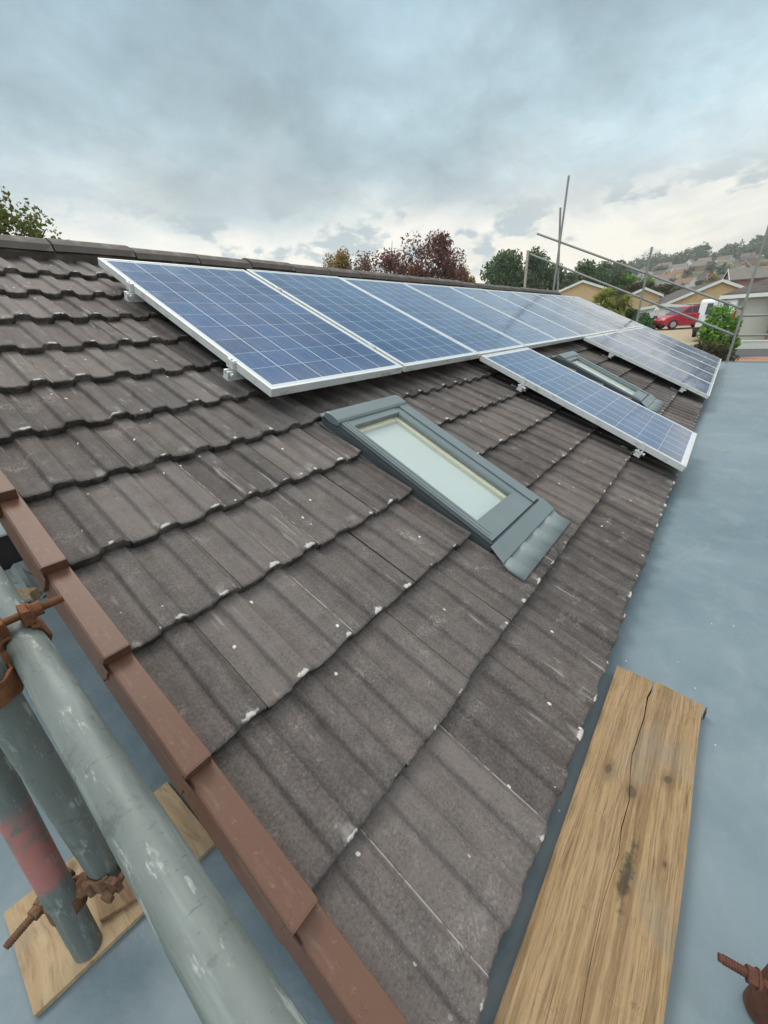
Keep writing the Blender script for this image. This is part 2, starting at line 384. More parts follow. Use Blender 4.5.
def build_tiles():
    V=[];F=[];tid=[];fr=[];no=[];jt=[];ch=[]
    rows=[0.0,.005,.012,.020,.032,.075,.16,.26,.375]
    for k in range(NC):
        tf=TE-k*G
        off=-.30+(.15 if k%2==0 else 0)
        base=SV
        j0=int(math.floor((SV-base)/.30))-1
        j=j0
        while True:
            a=base+off+j*.30; b=a+.30; j+=1
            if b<SV+.01: continue
            if a>SEND-.02: break
            a=max(a,SV); b=min(b,SEND)
            far=a>4.5
            step=.0075 if a<1.5 else (.012 if not far else .025)
            bp=[m_*.15-PPH+q for m_ in range(int((a+PPH)/.15)-1,int((b+PPH)/.15)+2) for q in BREAKS]
            bp=[a+.0004]+[q for q in bp if a+.0018<q<b-.0018]+[b-.0004]
            ss=[bp[0]]
            for q in bp[1:]:
                m_=max(1,int(round((q-ss[-1])/step))); ss+=list(np.linspace(ss[-1],q,m_+1)[1:])
            ss=np.array(ss); n=len(ss)
            # pale chipped rims on some roll tops
            cv=np.zeros(n); cl=[.008+.010*random.random() for _ in range(9)]
            for m_ in range(-1,4):
                if random.random()<.72:
                    c0=math.floor((a+PPH)/.15)*.15-PPH+.15*m_+.038+random.gauss(0,.008); wd_=random.uniform(.010,.034)
                    cv=np.maximum(cv,np.clip(1.25-np.abs(ss-c0)/wd_,0,1))
            depth=random.uniform(.007,.020)
            tr_=random.random(); dz=random.gauss(0,.0010); tw=random.gauss(0,.0009); dt=random.gauss(0,.0022)
            lift=random.gauss(0,.0012)
            hh=np.array([prof(s) for s in ss])+dz+tw*np.linspace(-1,1,n)
            jag=np.cumsum(rng.normal(0,.0006,n)); jag-=np.linspace(jag[0],jag[-1],n); jag+=rng.normal(0,.0007,n)
            jagh=rng.normal(0,.0011,n)
            b0=len(V)
            # nose bottom, nose mid, then surface rows
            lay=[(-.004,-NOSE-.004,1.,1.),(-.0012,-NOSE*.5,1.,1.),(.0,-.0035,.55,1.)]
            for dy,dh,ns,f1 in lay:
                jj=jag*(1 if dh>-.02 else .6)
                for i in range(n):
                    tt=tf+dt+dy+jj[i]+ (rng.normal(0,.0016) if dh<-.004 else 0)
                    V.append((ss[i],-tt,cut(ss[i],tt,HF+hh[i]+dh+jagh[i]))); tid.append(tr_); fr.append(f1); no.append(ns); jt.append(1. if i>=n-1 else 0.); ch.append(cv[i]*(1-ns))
            for ri,r in enumerate(rows[1:]):
                for i in range(n):
                    tt=tf+dt-r+jag[i]*max(0,1-r/.03)
                    h=HF+hh[i]-(NOSE+lift)*r/G
                    V.append((ss[i],-tt,cut(ss[i],tt,h))); tid.append(tr_); fr.append(max(0.,1-r/.06)); no.append(0.); jt.append(1. if i>=n-1 else 0.); ch.append(cv[i]*max(0.,1.15-r/(depth*1.3)))
            nr=len(lay)+len(rows)-1
            for r in range(nr-1):
                for i in range(n-1):
                    q=b0+r*n+i; F.append((q,q+1,q+n+1,q+n))
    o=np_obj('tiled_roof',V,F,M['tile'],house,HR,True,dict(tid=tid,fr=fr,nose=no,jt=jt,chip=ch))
    try: 
        o.data.set_sharp_from_angle(angle=R(52))
    except Exception: pass
    return o
build_tiles()
TR=-.66                                        # ridge line (t) of the slope
# underlay slab, rear slope and gable walls
mb=MB(); mb.box(SV+.03,SEND-.02,-TE+.05,.515,-.20,-.168); mb.build('roof_deck',M['under'],house,HR)
apex=ROOF@Vector((0,.515,-.135))
ROOFB=Matrix.Translation(Vector((O.x,apex.y,apex.z)))@Matrix.Rotation(-RP,4,'X')
mb=MB()
for k in range(12):
    y0=k*.33; mb.prism([(y0,-.02-.0),(y0+.36,-.002),(y0+.36,-.03),(y0,-.05)],SV,SEND,axis='x')
mb.build('rear_roof_slope',M['ridge'],house,HINV@ROOFB)
gx0=O.x+SV+.10; gx1=O.x+SEND-.1
yE=(ROOF@Vector((0,-TE+.12,-.2))); yA=(ROOF@Vector((0,.515,-.2)))
for gx,nm in ((gx0,'gable_wall'),(gx1-.1,'gable_wall')):
    mb=MB(); mb.prism([(yE.y,FLAT-.02),(yE.y,yE.z),(yA.y,yA.z),(2*yA.y-yE.y,yE.z),(2*yA.y-yE.y,FLAT-2.5),(yE.y,FLAT-2.5)],gx,gx+.1,axis='x')
    mb.build(nm,M['gable'],house,HINV)
mb=MB(); mb.box(gx0+.1,gx1-.1,yE.y,yE.y+.1,FLAT-.02,yE.z-.005); mb.build('eaves_wall',M['under'],house,HINV)
mb=MB(); mb.box(-1.45,12.85,-4.6,6.4,0.02,FLAT-.14); mb.build('lower_wall',M['gable'],house,HINV)
# flat roof: grid sheet on a slab, edging trim
mb=MB(); mb.box(-1.5,12.93,-4.7,2.62,FLAT-.14,FLAT)
mb.box(-1.5,12.93,2.62,6.45,FLAT-.14,FLAT-.001)
mb.build('flat_roof',M['flat'],house,HINV)
mb=MB(); mb.box(12.935,12.98,-4.7,6.45,FLAT-.16,FLAT+.016); mb.build('roof_edge_trim',M['lead'],house,HINV,bevel=.006)
# eaves support tray just under the lowest tiles
mb=MB(); mb.box(SV+.06,SEND-.02,-TE+.02,-TE+.24,-.178,-.172); mb.build('eaves_tray',M['under'],house,HR)

# ridge tiles
ang=R(30)
rt=None
RT0=-.085; RL=.486
def ridge_mesh():
    pr=[(-.130,-.064),(-.112,-.024),(-.055,.010),(-.020,.020),(.020,.020),(.055,.010),(.112,-.024),(.130,-.064)]
    inn=[(x*.88,z-.016) for x,z in pr]
    mb=MB(); n=len(pr)
    xs=[0,.006,.05,.25,.44,.47,.476]; 
    for xi,(a,b) in enumerate(zip(xs[:-1],xs[1:])): 
        ra=1.0+(.035 if a<.045 else 0); rb=1.0+(.035 if b<.051 else 0)
        for i in range(n-1):
            (x1,z1),(x2,z2)=pr[i],pr[i+1]
            mb.add([(a,x1*ra,z1*ra+.0),(b,x1*rb,z1*rb),(b,x2*rb,z2*rb),(a,x2*ra,z2*ra)],[(0,1,2,3)],0)
    for x in (0,.476):
        k=1.035 if x==0 else 1
        vs=[(x,a*k,b*k) for a,b in pr]+[(x,a,b) for a,b in inn]
        mb.add(vs,[(i,i+1,n+i+1,n+i) for i in range(n-1)])
    for i in range(n-1):
        mb.add([(0,inn[i][0],inn[i][1]),(.476,inn[i][0],inn[i][1]),(.476,inn[i+1][0],inn[i+1][1]),(0,inn[i+1][0],inn[i+1][1])],[(0,1,2,3)])
    return mb
ridge_y=(ROOF@Vector((0,.515,-.12))); 
cnt=int((SEND-SV)/RL)+1
for k in range(-1,cnt):
    x=RT0+k*RL
    if x<SV-.02: 
        if x+RL<SV+.05: continue
    if x+.476>SEND+.2: break
    if rt is None: rt=ridge_mesh().build('ridge_tile',M['ridge'],house,None,bevel=.003); o=rt
    else: o=rt.copy(); COL.objects.link(o); o.parent=house
    o.location=(O.x+x-HL.x,ridge_y.y-HL.y,ridge_y.z-HL.z+.034+random.gauss(0,.004)); o.rotation_euler=(random.gauss(0,.012),random.gauss(0,.006),random.gauss(0,.006))
# mortar bed under ridge tiles
mb=MB(); mb.box(SV+.02,SEND-.03,.392,.50,-.17,-.112); mb.build('ridge_mortar',M['ridge'],house,HR)

# dry verge caps
def verge_cap():
    L=G+.028
    mb=MB()
    # outer side profile (x,z): inner foot, top, outer edge with moulded lip, side wall
    pr=[(.006,-.052),(.006,.0),(-.046,.0),(-.050,-.004),(-.050,-.016),(-.0455,-.019),(-.0455,-.030),(-.049,-.033),(-.061,-.088),(-.058,-.092)]
    n=len(pr)
    # lower end stands proud, upper end drops under the next cap
    ys=[(-.006,0.),(-.006+L,-.034)]
    vs=[]
    for y,dz in ys:
        for x,z in pr: vs.append((x if y<0 else x+.0025*(1 if x<0 else -1), y, z+dz))
    mb.add(vs,[(i,i+1,n+i+1,n+i) for i in range(n-1)])
    # closed lower end with cut corner at the bottom
    pe=[(.006,-.052),(.006,.0),(-.046,.0),(-.050,-.004),(-.050,-.016),(-.0455,-.019),(-.0455,-.030),(-.049,-.033),(-.061,-.088),(-.045,-.088),(-.012,-.052)]
    mb.prism(pe,-.010,-.0062)
    # upstanding fin at the upper part of the outer edge
    mb.prism([(-.0545,-.022),(-.052,-.022),(-.058,-.05),(-.0605,-.05)],L-.060,L-.02)
    return mb
vc=None
for k in range(NC):
    tf=TE-k*G
    if vc is None: vc=verge_cap().build('verge_cap',M['verge'],house,None,bevel=.0018,seg=2); o=vc
    else: o=vc.copy(); COL.objects.link(o); o.parent=house
    dv=max(0,(TE-tf)/1.24)*.014
    o.matrix_basis=HR@Matrix.Translation((SV+.004-dv,-tf-.002,-.084+random.gauss(0,.0012)))@Matrix.Rotation(random.gauss(0,.004),4,'Z')
# black nail head at the lowest verge joint
# skylights -----------------------------------------------------------
def skylight(s0,t0,label):
    w,L=SW,SL
    hb=-.132; h0,h1=-.066,-.097          # frame top at head and at sill: the window lies slightly flatter than the slope
    ht=h1
    loc=HR@Matrix.Translation((s0,-t0,0))
    tl=math.atan2(h0-h1,L)
    locT=Matrix.Translation((0,-L,h1))@Matrix.Rotation(tl,4,'X')@Matrix.Translation((0,L,-h1))
    sl_,sr_=.052,.104
    mb=MB()
    mb.box(.006,sl_,-L,-.07,ht-.02,ht); mb.box(w-sr_+.042,w-.006,-L,-.07,ht-.016,ht+.002); mb.box(w-sr_,w-sr_+.040,-L,-.07,ht-.02,ht-.006)
    mb.box(sl_,w-sr_,-L,-L+.098,ht-.022,ht-.003); mb.box(sl_,w-sr_,-.145,-.07,ht-.022,ht-.002)
    mb.box(sl_,sl_+.010,-L+.098,-.145,ht-.026,ht-.008); mb.box(w-sr_-.010,w-sr_,-L+.098,-.145,ht-.026,ht-.008)
    mb.box(sl_+.010,w-sr_-.010,-L+.098,-L+.106,ht-.026,ht-.008)
    mb.box(.016,.019,-L+.02,-.07,ht+.0002,ht+.003); mb.box(.036,.0385,-L+.02,-.07,ht+.0002,ht+.0025)
    sk=mb.build('skylight',M['sash'],house,loc@locT,bevel=.003)
    tag(sk,label)
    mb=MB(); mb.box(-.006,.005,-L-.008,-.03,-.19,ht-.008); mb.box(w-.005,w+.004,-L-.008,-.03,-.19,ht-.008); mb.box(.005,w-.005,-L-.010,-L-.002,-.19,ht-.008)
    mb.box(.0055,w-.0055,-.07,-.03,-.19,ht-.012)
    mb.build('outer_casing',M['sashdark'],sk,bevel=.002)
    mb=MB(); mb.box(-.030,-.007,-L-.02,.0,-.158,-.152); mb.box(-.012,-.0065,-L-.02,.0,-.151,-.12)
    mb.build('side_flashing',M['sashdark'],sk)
    mb=MB(); mb.box(w+.005,w+.044,-L-.02,.0,-.130,-.112); mb.box(w+.005,w+.014,-L+.0,-.02,-.111,ht-.012)
    mb.build('side_flashing',M['sash'],sk,bevel=.003)
    mb=MB(); pr=[(-.105,ht-.018),(-.105,ht+.004),(-.094,ht+.013),(-.040,ht+.016),(-.012,ht+.008),(0.0,ht-.03),(.0,hb)]
    mb.prism(pr,-.012,w+.010,axis='x'); mb.build('top_hood',M['sash'],sk,bevel=.004)
    mb=MB(); mb.box(.0,w,.001,.035,-.142,-.130); mb.build('head_flashing',M['lead'],sk,bevel=.003)
    mb=MB(); mb.box(sl_+.0005,w-sr_-.0005,-L+.094,-.143,ht-.028,ht-.0225); mb.build('pane',M['glass'],sk)
    mb=MB(); mb.box(sl_+.004,w-sr_-.040,-L+.09,-.15,ht-.052,ht-.048); mb.build('blind',M['blind'],sk)
    mb=MB(); mb.box(w-sr_-.040,w-sr_-.002,-L+.09,-.12,ht-.050,ht-.030); mb.box(sl_+.0,w-sr_-.045,-.17,-.12,ht-.047,ht-.030); mb.build('lining',M['lining'],sk)
    IT=locT.inverted()
    # apron: flat sheet then dressed, pleated lead over the tiles
    mb=MB(); mb.add([(-.030,-L-.011,-.099),(w+.03,-L-.011,-.099),(w+.03,-L-.088,hb+.018),(-.045,-L-.088,hb+.018),
                     (-.030,-L-.011,-.1025),(w+.03,-L-.011,-.1025),(w+.03,-L-.088,hb+.012),(-.045,-L-.088,hb+.012)],[(0,3,2,1),(4,5,6,7),(0,1,5,4),(2,3,7,6),(1,2,6,5),(3,0,4,7)])
    mb.build('apron_sheet',M['sash'],sk,IT,bevel=.002)
    n=70; vs=[];fs=[]
    for r,(yy,) in enumerate([(-L-.086,),(-L-.12,),(-L-.185,)]):
        for i in range(n):
            x=-.045+(w+.075)*i/(n-1); tt=t0-yy
            kk=math.ceil((TE-tt)/G-1e-6)-1; tf=TE-kk*G
            h=HF+prof(s0+x)*.9-(NOSE)*(tf-tt)/G+.006
            if r==0: h=max(h,hb+.010)
            vs.append((x,yy,h))
    for r in range(2):
        for i in range(n-1): q=r*n+i; fs.append((q,q+1,q+n+1,q+n))
    mb=MB(); mb.add(vs,fs,0,True); o=mb.build('apron_pleats',M['lead'],sk,IT); so=o.modifiers.new('s','SOLIDIFY'); so.thickness=.002
    return sk
skylight(*SKY[0],'grey framed skylight below the upper panels, nearest the brown verge')
skylight(*SKY[1],'grey framed skylight in the gap between the lower solar panels')

# dark kerb with pale strip and crumpled lead at the far left corner
mb=MB(); A=W(.165,2.52,-.925); 
mb.prism([(-.9,-.19),(.02,-.19),(.02,.11),(-.9,.20)],0,3.4); kb=mb.build('roof_kerb',M['under'],house,HINV@Matrix.Translation(A))
mb=MB(); mb.box(-.045,.025,-.01,3.4,.108,.118); mb.build('kerb_strip',simple('pale_strip',(.42,.47,.52),.5,metal=.2,var=.3,scale=14),kb,Matrix.Rotation(.0,4,'Z'))
n=26;m=12; vs=[];fs=[]
for i in range(n):
    for j in range(m):
        u=i/(n-1); v=j/(m-1)
        x=-.35+.46*u; y=-.02-.17*v; z=-.185+.14*(1-v)**2+.012*math.sin(9*u*3.1+4*v)+rng.normal(0,.004)
        vs.append((x,y,z))
for i in range(n-1):
    for j in range(m-1): q=i*m+j; fs.append((q,q+m,q+m+1,q+1))
mb=MB(); mb.add(vs,fs); o=mb.build('crumpled_flashing',M['lead'],house,HINV@Matrix.Translation(A)); so=o.modifiers.new('s','SOLIDIFY'); so.thickness=.003

# ------------------------------------------------------------------ solar panels
PW,PH=1.0,1.65; PITCH=1.0255
def panel_proto():
    root=thing('solar_panel','x','solar panel',M=ROOF,group='blue solar panels on the tiled roof')
    mb=MB(); f=.013; hz=-.040
    mb.box(0,f,-PH,0,hz,0); mb.box(PW-f,PW,-PH,0,hz,0); mb.box(f,PW-f,-f,0,hz,-.0002); mb.box(f,PW-f,-PH,-PH+f,hz,-.0002)
    mb.box(f,f+.02,-PH+f,-f,hz,hz+.002); mb.box(PW-f-.02,PW-f,-PH+f,-f,hz,hz+.002)
    mb.build('panel_frame',M['alu'],root,bevel=.0012)
    mb=MB(); mb.box(f+.0003,PW-f-.0003,-PH+f+.0003,-f-.0003,-.008,-.0022); mb.build('cell_sheet',M['cells'],root)
    mb=MB()
    for t_ in (.40,1.36):
        mb=MB(); mb.box(-.019,-.001,-t_-.025,-t_+.025,-.038,-.0005); mb.box(-.019,.008,-t_-.02,-t_+.02,-.0008,.0045); mb.tube((-.009,-t_,.004),(-.009,-t_,.011),.006,n=6)
        mb.build('clamp',M['alu'],root)
    return root
def plabel(row,i,n):
    if row=='u':
        if i==0: return 'nearest solar panel of the upper row, at the bare tiled end'
        if i==n-1: return 'farthest solar panel of the upper row, under the crossed scaffold poles'
        return f'{ORD[i]} solar panel of the upper row counted from the bare tiled end'
    if row=='b': return 'lone lower solar panel standing between the two skylights'
    return f'{ORD[i]} panel of the far lower row counted from the second skylight'
proto=panel_proto(); used=False
def put(s,tt,row,i,n):
    global used
    o=proto if not used else copy_tree(proto); used=True
    o.matrix_basis=ROOF@Matrix.Translation((s,-tt,random.gauss(0,.0015)))@Matrix.Rotation(random.gauss(0,.0012),4,'X')
    o['label']=plabel(row,i,n)
    return o
for i in range(10): put(i*PITCH,0,'u',i,10)
put(2*PITCH-.012,1.672,'b',0,1)
for i in range(5): put((5+i)*PITCH,1.672,'c',i,5)
# mounting rails under each row
def rail(s0,s1,tt,label):
    root=thing('mounting_rail',label,'rail',M=ROOF@Matrix.Translation((s0,-tt,0)),group='aluminium rails under the solar panels')
    L=s1-s0; mb=MB()
    mb.box(0,L,-.018,.018,-.080,-.062); mb.box(0,L,-.018,-.006,-.062,-.042); mb.box(0,L,.006,.018,-.062,-.042); mb.box(0,L,-.022,.022,-.085,-.080)
    mb.build('rail_bar',M['alu'],root,bevel=.001)
    k=0.16
    while k<L:
        mb=MB(); mb.box(k-.016,k+.016,-.012,.03,-.112,-.086); mb.box(k-.016,k+.016,.03,.12,-.122,-.112); mb.build('roof_hook',M['alu'],root); k+=1.2
    mb=MB(); mb.tube((.018,-.028,-.055),(.018,.028,-.055),.007,n=6); mb.tube((.018,-.036,-.055),(.018,-.028,-.055),.011,n=6); mb.build('end_bolt',M['alu'],root)
for nm,s0,s1,t0 in (('upper panel row',-.045,10.28,0),('lone lower panel',2*PITCH-.058,3*PITCH+.03,1.672),('far lower panel row',5*PITCH-.045,10.28,1.672)):
    for q,tt in (('upper',.42),('lower',1.37)): rail(s0,s1,t0+tt,f'{q} aluminium rail under the {nm} with its bolted end showing')

# ------------------------------------------------------------------ scaffold around the camera
def pole(name,a,b,label,mat,r=.02415,n=28,group='galvanised scaffold poles',hollow=.86):
    a=Vector(a); b=Vector(b); d=b-a; L=d.length
    q=Vector((0,0,1)).rotation_difference(d.normalized()).to_matrix().to_4x4()
    mb=MB(); mb.tube((0,0,0),(0,0,L),r,n=n,hollow=hollow)
    o=mb.build(name,mat,None,Matrix.Translation(a)@q)
    return tag(o,label,'scaffold pole',group)
PA,PB_=W(.0095,-.35,-.497),W(.0095,2.6,-.255)
pole('scaffold_pole',PA,PB_,'thick grey pole running level beside the brown verge, nearest the viewer',M['pole'])
pole('scaffold_pole',W(-.050,.717,-.972),W(-.036,.665,.55),'dark upright pole ending in a rounded foot over the brown timber',M['pole'])
pole('scaffold_pole',W(-.128,.728,FLAT+.0165-CZ),W(-.040,.865,.35),'upright pole with a faded red painted band above its coupler',M['polered'])

def coupler(name,label,pts,mat,group='rusty scaffold couplers'):
    """pts: list of (centre, pole direction, bolt direction, bolt side) for each clamp half; joined by a rivet block"""
    root=thing(name,label,'coupler',pts[0][0],group=group)
    base=Vector(pts[0][0])
    for c,pd,bd,blen,*np_ in pts:
        nx=np_[0] if np_ else .0225
        c=Vector(c)-base; pd=Vector(pd).normalized(); bd=Vector(bd); bd=(bd-pd*bd.dot(pd)).normalized(); up=bd.cross(pd).normalized()
        # frame: z=pole dir, x=bolt dir, y=up (bolt passes on the up side of the pole)
        F=Matrix((( bd.x,up.x,pd.x,c.x),(bd.y,up.y,pd.y,c.y),(bd.z,up.z,pd.z,c.z),(0,0,0,1)))
        mb=MB(); n=26; ri,ro,wd=.0252,.0305,.021
        a0,a1=R(118),R(118+304)
        vs=[];fs=[]
        for i in range(n+1):
            a=a0+(a1-a0)*i/n; w=wd*(1-.22*math.sin(3*a)**2)
            for r,z in ((ri,-w),(ro,-w),(ro,w),(ri,w)): vs.append(F@Vector((r*math.cos(a),r*math.sin(a),z)))
        for i in range(n):
            for k in range(4): fs.append((4*i+k,4*i+(k+1)%4,4*i+4+(k+1)%4,4*i+4+k))
        fs += [(0,1,2,3),(4*n+3,4*n+2,4*n+1,4*n)]
        mb.add(vs,fs,0)
        # lugs
        mb.prism([(.006,.024),(.022,.026),(.020,.050),(.009,.052)],-.014,.014,M=F@Matrix.Rotation(0,4,'X'),axis='z')
        mb.prism([(-.022,.024),(-.010,.028),(-.012,.049),(-.023,.047)],-.016,.016,M=F,axis='z')
        # hinge knuckle
        mb.tube(F@Vector((-.031,-.006,-.018)),F@Vector((-.031,-.006,.018)),.0075,n=10)
        mb.build('clamp_band',mat,root,bevel=.0015)
        mb=MB(); mb.tube(F@Vector((-.034,.040,0)),F@Vector((blen,.040,0)),.0062,n=10)
        k=.022
        while k<blen-.004: mb.tube(F@Vector((k,.040,0)),F@Vector((k+.0016,.040,0)),.0072,n=10); k+=.0036
        mb.tube(F@Vector((-.040,.040,0)),F@Vector((-.032,.040,0)),.0115,n=8)
        mb.build('bolt',mat,root)
        mb=MB(); mb.tube(F@Vector((nx,.040,0)),F@Vector((nx+.012,.040,0)),.0125,n=6); mb.tube(F@Vector((nx-.003,.040,0)),F@Vector((nx,.040,0)),.0145,n=14); mb.build('nut',mat,root,bevel=.0012)
    if len(pts)>1:
        a=Vector(pts[0][0])-base; b=Vector(pts[1][0])-base; d=(b-a); m=d.normalized()
        mb=MB(); mb.tube(a+m*.028,b-m*.028,.016,n=14); mb.build('rivet_block',mat,root,bevel=.002)
    return root
yc=.745
coupler('scaffold_coupler','orange rusted coupler clamping the level pole to the dark upright',
        [(W(.0095,yc,-.407),(0,1,0.082),(1,0,0.0),.062),(W(-.045,.698,-.43),(0,0,1),(0,-1,0.0),.05)],M['rust'])
coupler('scaffold_coupler','brown rusted coupler joining the two upright pole feet above the plywood',
        [(W(-.117,.748,-.965),(.065,.11,1),(-1,-.45,-.1),.078),(W(-.049,.714,-.93),(0,0,1),(1,.5,.1),.05)],M['rustdark'])
# right hand side
pr0=W(.585,-.318,0)
rp_=pole('scaffold_pole',W(.5817,-.314,FLAT+.0012-CZ),W(.588,-.324,.6),'upright pole at the right edge carrying a red rusted coupler',M['pole'])
mb=MB(); mb.tube((0,0,.006),(0,0,.150),.0285,.0275,n=24); mb.build('base_collar',M['rustred'],rp_,bevel=.001)
coupler('scaffold_coupler','red rusted coupler with a long bolt on the right hand upright',
        [(W(.5817,-.314,-.950),(0,0,-1),(-.13,.99,0),.105,.058)],M['rustred'])

# plywood, timber, offcut
mb=MB(); mb.prism([(-.222,.705),(.128,.688),(.122,.930),(-.225,.938)],FLAT+.001,FLAT+.015,axis='z')
tag(mb.build('plywood_sheet',M['ply'],bevel=.0015),'pale plywood pad on the flat roof under the red banded pole','plywood','timber pads and offcuts')
mb=MB(); mb.prism([(-.098,.745),(.012,.705),(.022,.845),(-.085,.862)],FLAT+.0155,FLAT+.030,axis='z')
tag(mb.build('timber_pad',M['plyb'],bevel=.0015),'small brown timber pad lying on the plywood beneath the dark upright','timber','timber pads and offcuts')
mb=MB(); mb.prism([(0,0),(.075,-.085),(.115,-.06),(.05,.04)],0,.05,axis='z')
tag(mb.build('timber_offcut',M['ply'],None,Matrix.Translation(W(.045,2.42,FLAT+.001-CZ)),bevel=.002),'small split timber offcut beside the level pole near the dark kerb','timber','timber pads and offcuts')

# scaffold board with a long split
def board():
    L0,L1=-.35,1.243           # along X
    mb=MB(); z0,z1=FLAT+.002,FLAT+.040
    # left edge slight waviness, right edge chipped; crack polyline as (x, fraction)
    def yl(x): return .046+.006*(1-x)-.004*math.sin(3.1*x)-.010*max(0,(x-.9))
    def yr(x): return -.172-.022*max(0,x-.3)+.003*math.sin(7*x)
    ck=[(-.35,.50),(.05,.55),(.30,.545),(.42,.50),(.55,.47),(.66,.50),(.72,.475),(.80,.49),(.86,.455),(.93,.43),(.99,.445),(1.08,.46),(1.16,.445),(1.20,.47),(1.243,.485)]
    xs=np.unique(np.r_[np.linspace(L0,L1,90),[c[0] for c in ck]])
    cf=np.interp(xs,[c[0] for c in ck],[c[1] for c in ck])
    gap=np.interp(xs,[-.35,.3,.6,.72,.85,1.1,1.243],[.0004,.0004,.0004,.0008,.0007,.0012,.0030])
    jit=rng.normal(0,.0007,len(xs)).cumsum()*.35
    for side in (0,1):
        A=[];B=[]
        for x,c,g,j in zip(xs,cf,gap,jit):
            l,r=yl(x),yr(x); mid=l+(r-l)*c+j
            ex=x
            if side==0: A.append((ex,l)); B.append((ex,mid+g))
            else: A.append((ex,mid-g)); B.append((ex,r))
        # end shape: slanted, second half set back
        poly=A+B[::-1]
        ends=[]
        N=len(xs); vs=[];fs=[]
        for (ax,ay),(bx,by) in zip(A,B):
            for q in range(7):
                f=q/6; vs.append((ax+(-.006*f if ax>1.2 else 0)+(-.016*side*f if ax>1.2 else 0),ay+(by-ay)*f,z1+rng.normal(0,.00025)))
        nv=len(vs)
        vs2=[(x,y,z0) for x,y,z in vs]
        for i in range(N-1):
            for q in range(6):
                a=i*7+q; fs.append((a,a+1,a+8,a+7)); fs.append((nv+a,nv+a+7,nv+a+8,nv+a+1))
            a=i*7; fs.append((a,a+7,nv+a+7,nv+a)); a=i*7+6; fs.append((a,nv+a,nv+a+7,a+7))
        for q in range(6):
            fs.append((q,nv+q,nv+q+1,q+1)); a=(N-1)*7+q; fs.append((a,a+1,nv+a+1,nv+a))
        mb.add(vs+vs2,fs,0,False)
    return mb.build('scaffold_board',M['board'],bevel=.0016)
bd=board(); tag(bd,'weathered wooden scaffold board split along its middle, lying on the blue grey roof','scaffold board')
mb=MB(); mb.box(1.205,1.226,-.2012,-.1985,FLAT+.004,FLAT+.036); mb.build('end_band',M['rustdark'],bd)

# ------------------------------------------------------------------ scaffold at the far gable
XF=13.12
def fp(a,b,label,mat=None,r=.026): return pole('scaffold_pole',W(*a),W(*b),label,mat or M['polefar'],r=r,n=12,group='scaffold poles at the far gable')
gz=lambda y:0
fp((XF,4.86,2.20),(XF,-.07,.02),'upper sloping pole of the far gable guard rail')
fp((XF+.02,5.03,1.74),(XF+.02,-.13,-.56),'lower sloping pole of the far gable guard rail')
fp((XF-.06,1.98,1.49),(XF-.06,2.0,-1.9),'upright pole halfway along the sloping far guard rail')
fp((XF-.06,-.11,1.62),(XF-.06,-.07,-2.1),'upright pole at the lower right end of the far guard rail')
fp((XF-.06,4.16,3.32),(XF-.06,4.26,-1.2),'taller of two crossed upright poles at the far ridge end')
fp((XF+.06,4.32,2.70),(XF+.06,3.95,-1.2),'shorter leaning pole crossing the tall upright at the far ridge end')
fp((XF-.1,5.04,1.82),(XF-.1,5.05,-1.2),'pale stubby upright at the upper end of the lower sloping pole',M['polepale'],r=.036)
fp((XF+.04,-.02,-.13),(XF+.04,-3.4,-.16),'upper level pole running right from the far corner upright')
fp((XF+.06,.10,-.545),(XF+.06,-3.4,-.57),'lower level pole running right from the far corner upright')
for (c,pd,lab) in [((XF-.03,-.07,.03),(0,1,.44),'far corner upright and the upper sloping pole'),((XF-.03,-.11,-.545),(0,1,.44),'far corner upright and the lower sloping pole'),((XF-.03,2.0,.92),(0,1,.44),'middle far upright and the upper sloping pole'),((XF,4.2,1.90),(0,1,.44),'crossed far poles and the upper sloping pole')]:
    coupler('scaffold_coupler','small coupler joining the '+lab,[(W(*c),pd,(0,-.4,1),.05)],M['rustdark'],'couplers on the far guard rail')

# ------------------------------------------------------------------ terrain, road, drive
TX=[-110,10.5,13.6,15,22,29.2,31,36,50,60,90,150,220,300,400,470,560,640]
TZ=[-3.715,-3.715,-2.5,-2.0,-1.92,-1.85,-1.72,-1.13,-.75,.15,1.5,3.0,6.0,13.5,28,37,40,37]
def gnd(x,y):
    z=float(np.interp(x,TX,TZ))
    if x>70:
        f=min(1,max(0,(y-40)/130)); f=f*f*(3-2*f); z*= (1-.35*f)
    if x<13.6 and y>6: z=z+min(1.6,(y-6)*.08)
    return z
xs=sorted(set(TX+[-110,0,5,12,14,18,25,33,40,45,55,70,80,110,130,180,250,350,450,640])); ys=[-240,-120,-60,-30,-15,-8,-4,0,3,6,9,13,18,24,32,42,55,70,90,115,145,180,240,330,420]
vs=[(x,y,gnd(x,y)+CZ) for x in xs for y in ys]; n=len(ys)
fs=[(i*n+j,i*n+n+j,i*n+n+j+1,i*n+j+1) for i in range(len(xs)-1) for j in range(n-1)]
t=NT('ground_grass'); co=t.coord(); c=t.mix(t.ramp(t.noise(co,.05,6,.6),.35,.65),(.055,.075,.028),(.12,.115,.05)); c=t.mix(t.ramp(t.noise(co,3,5),.4,.7),c,(.05,.085,.025)); M['grass']=t.out(Base_Color=c,Roughness=.95)
mb=MB(); mb.add(vs,fs); struct(mb.build('ground',M['grass'],fix=False))
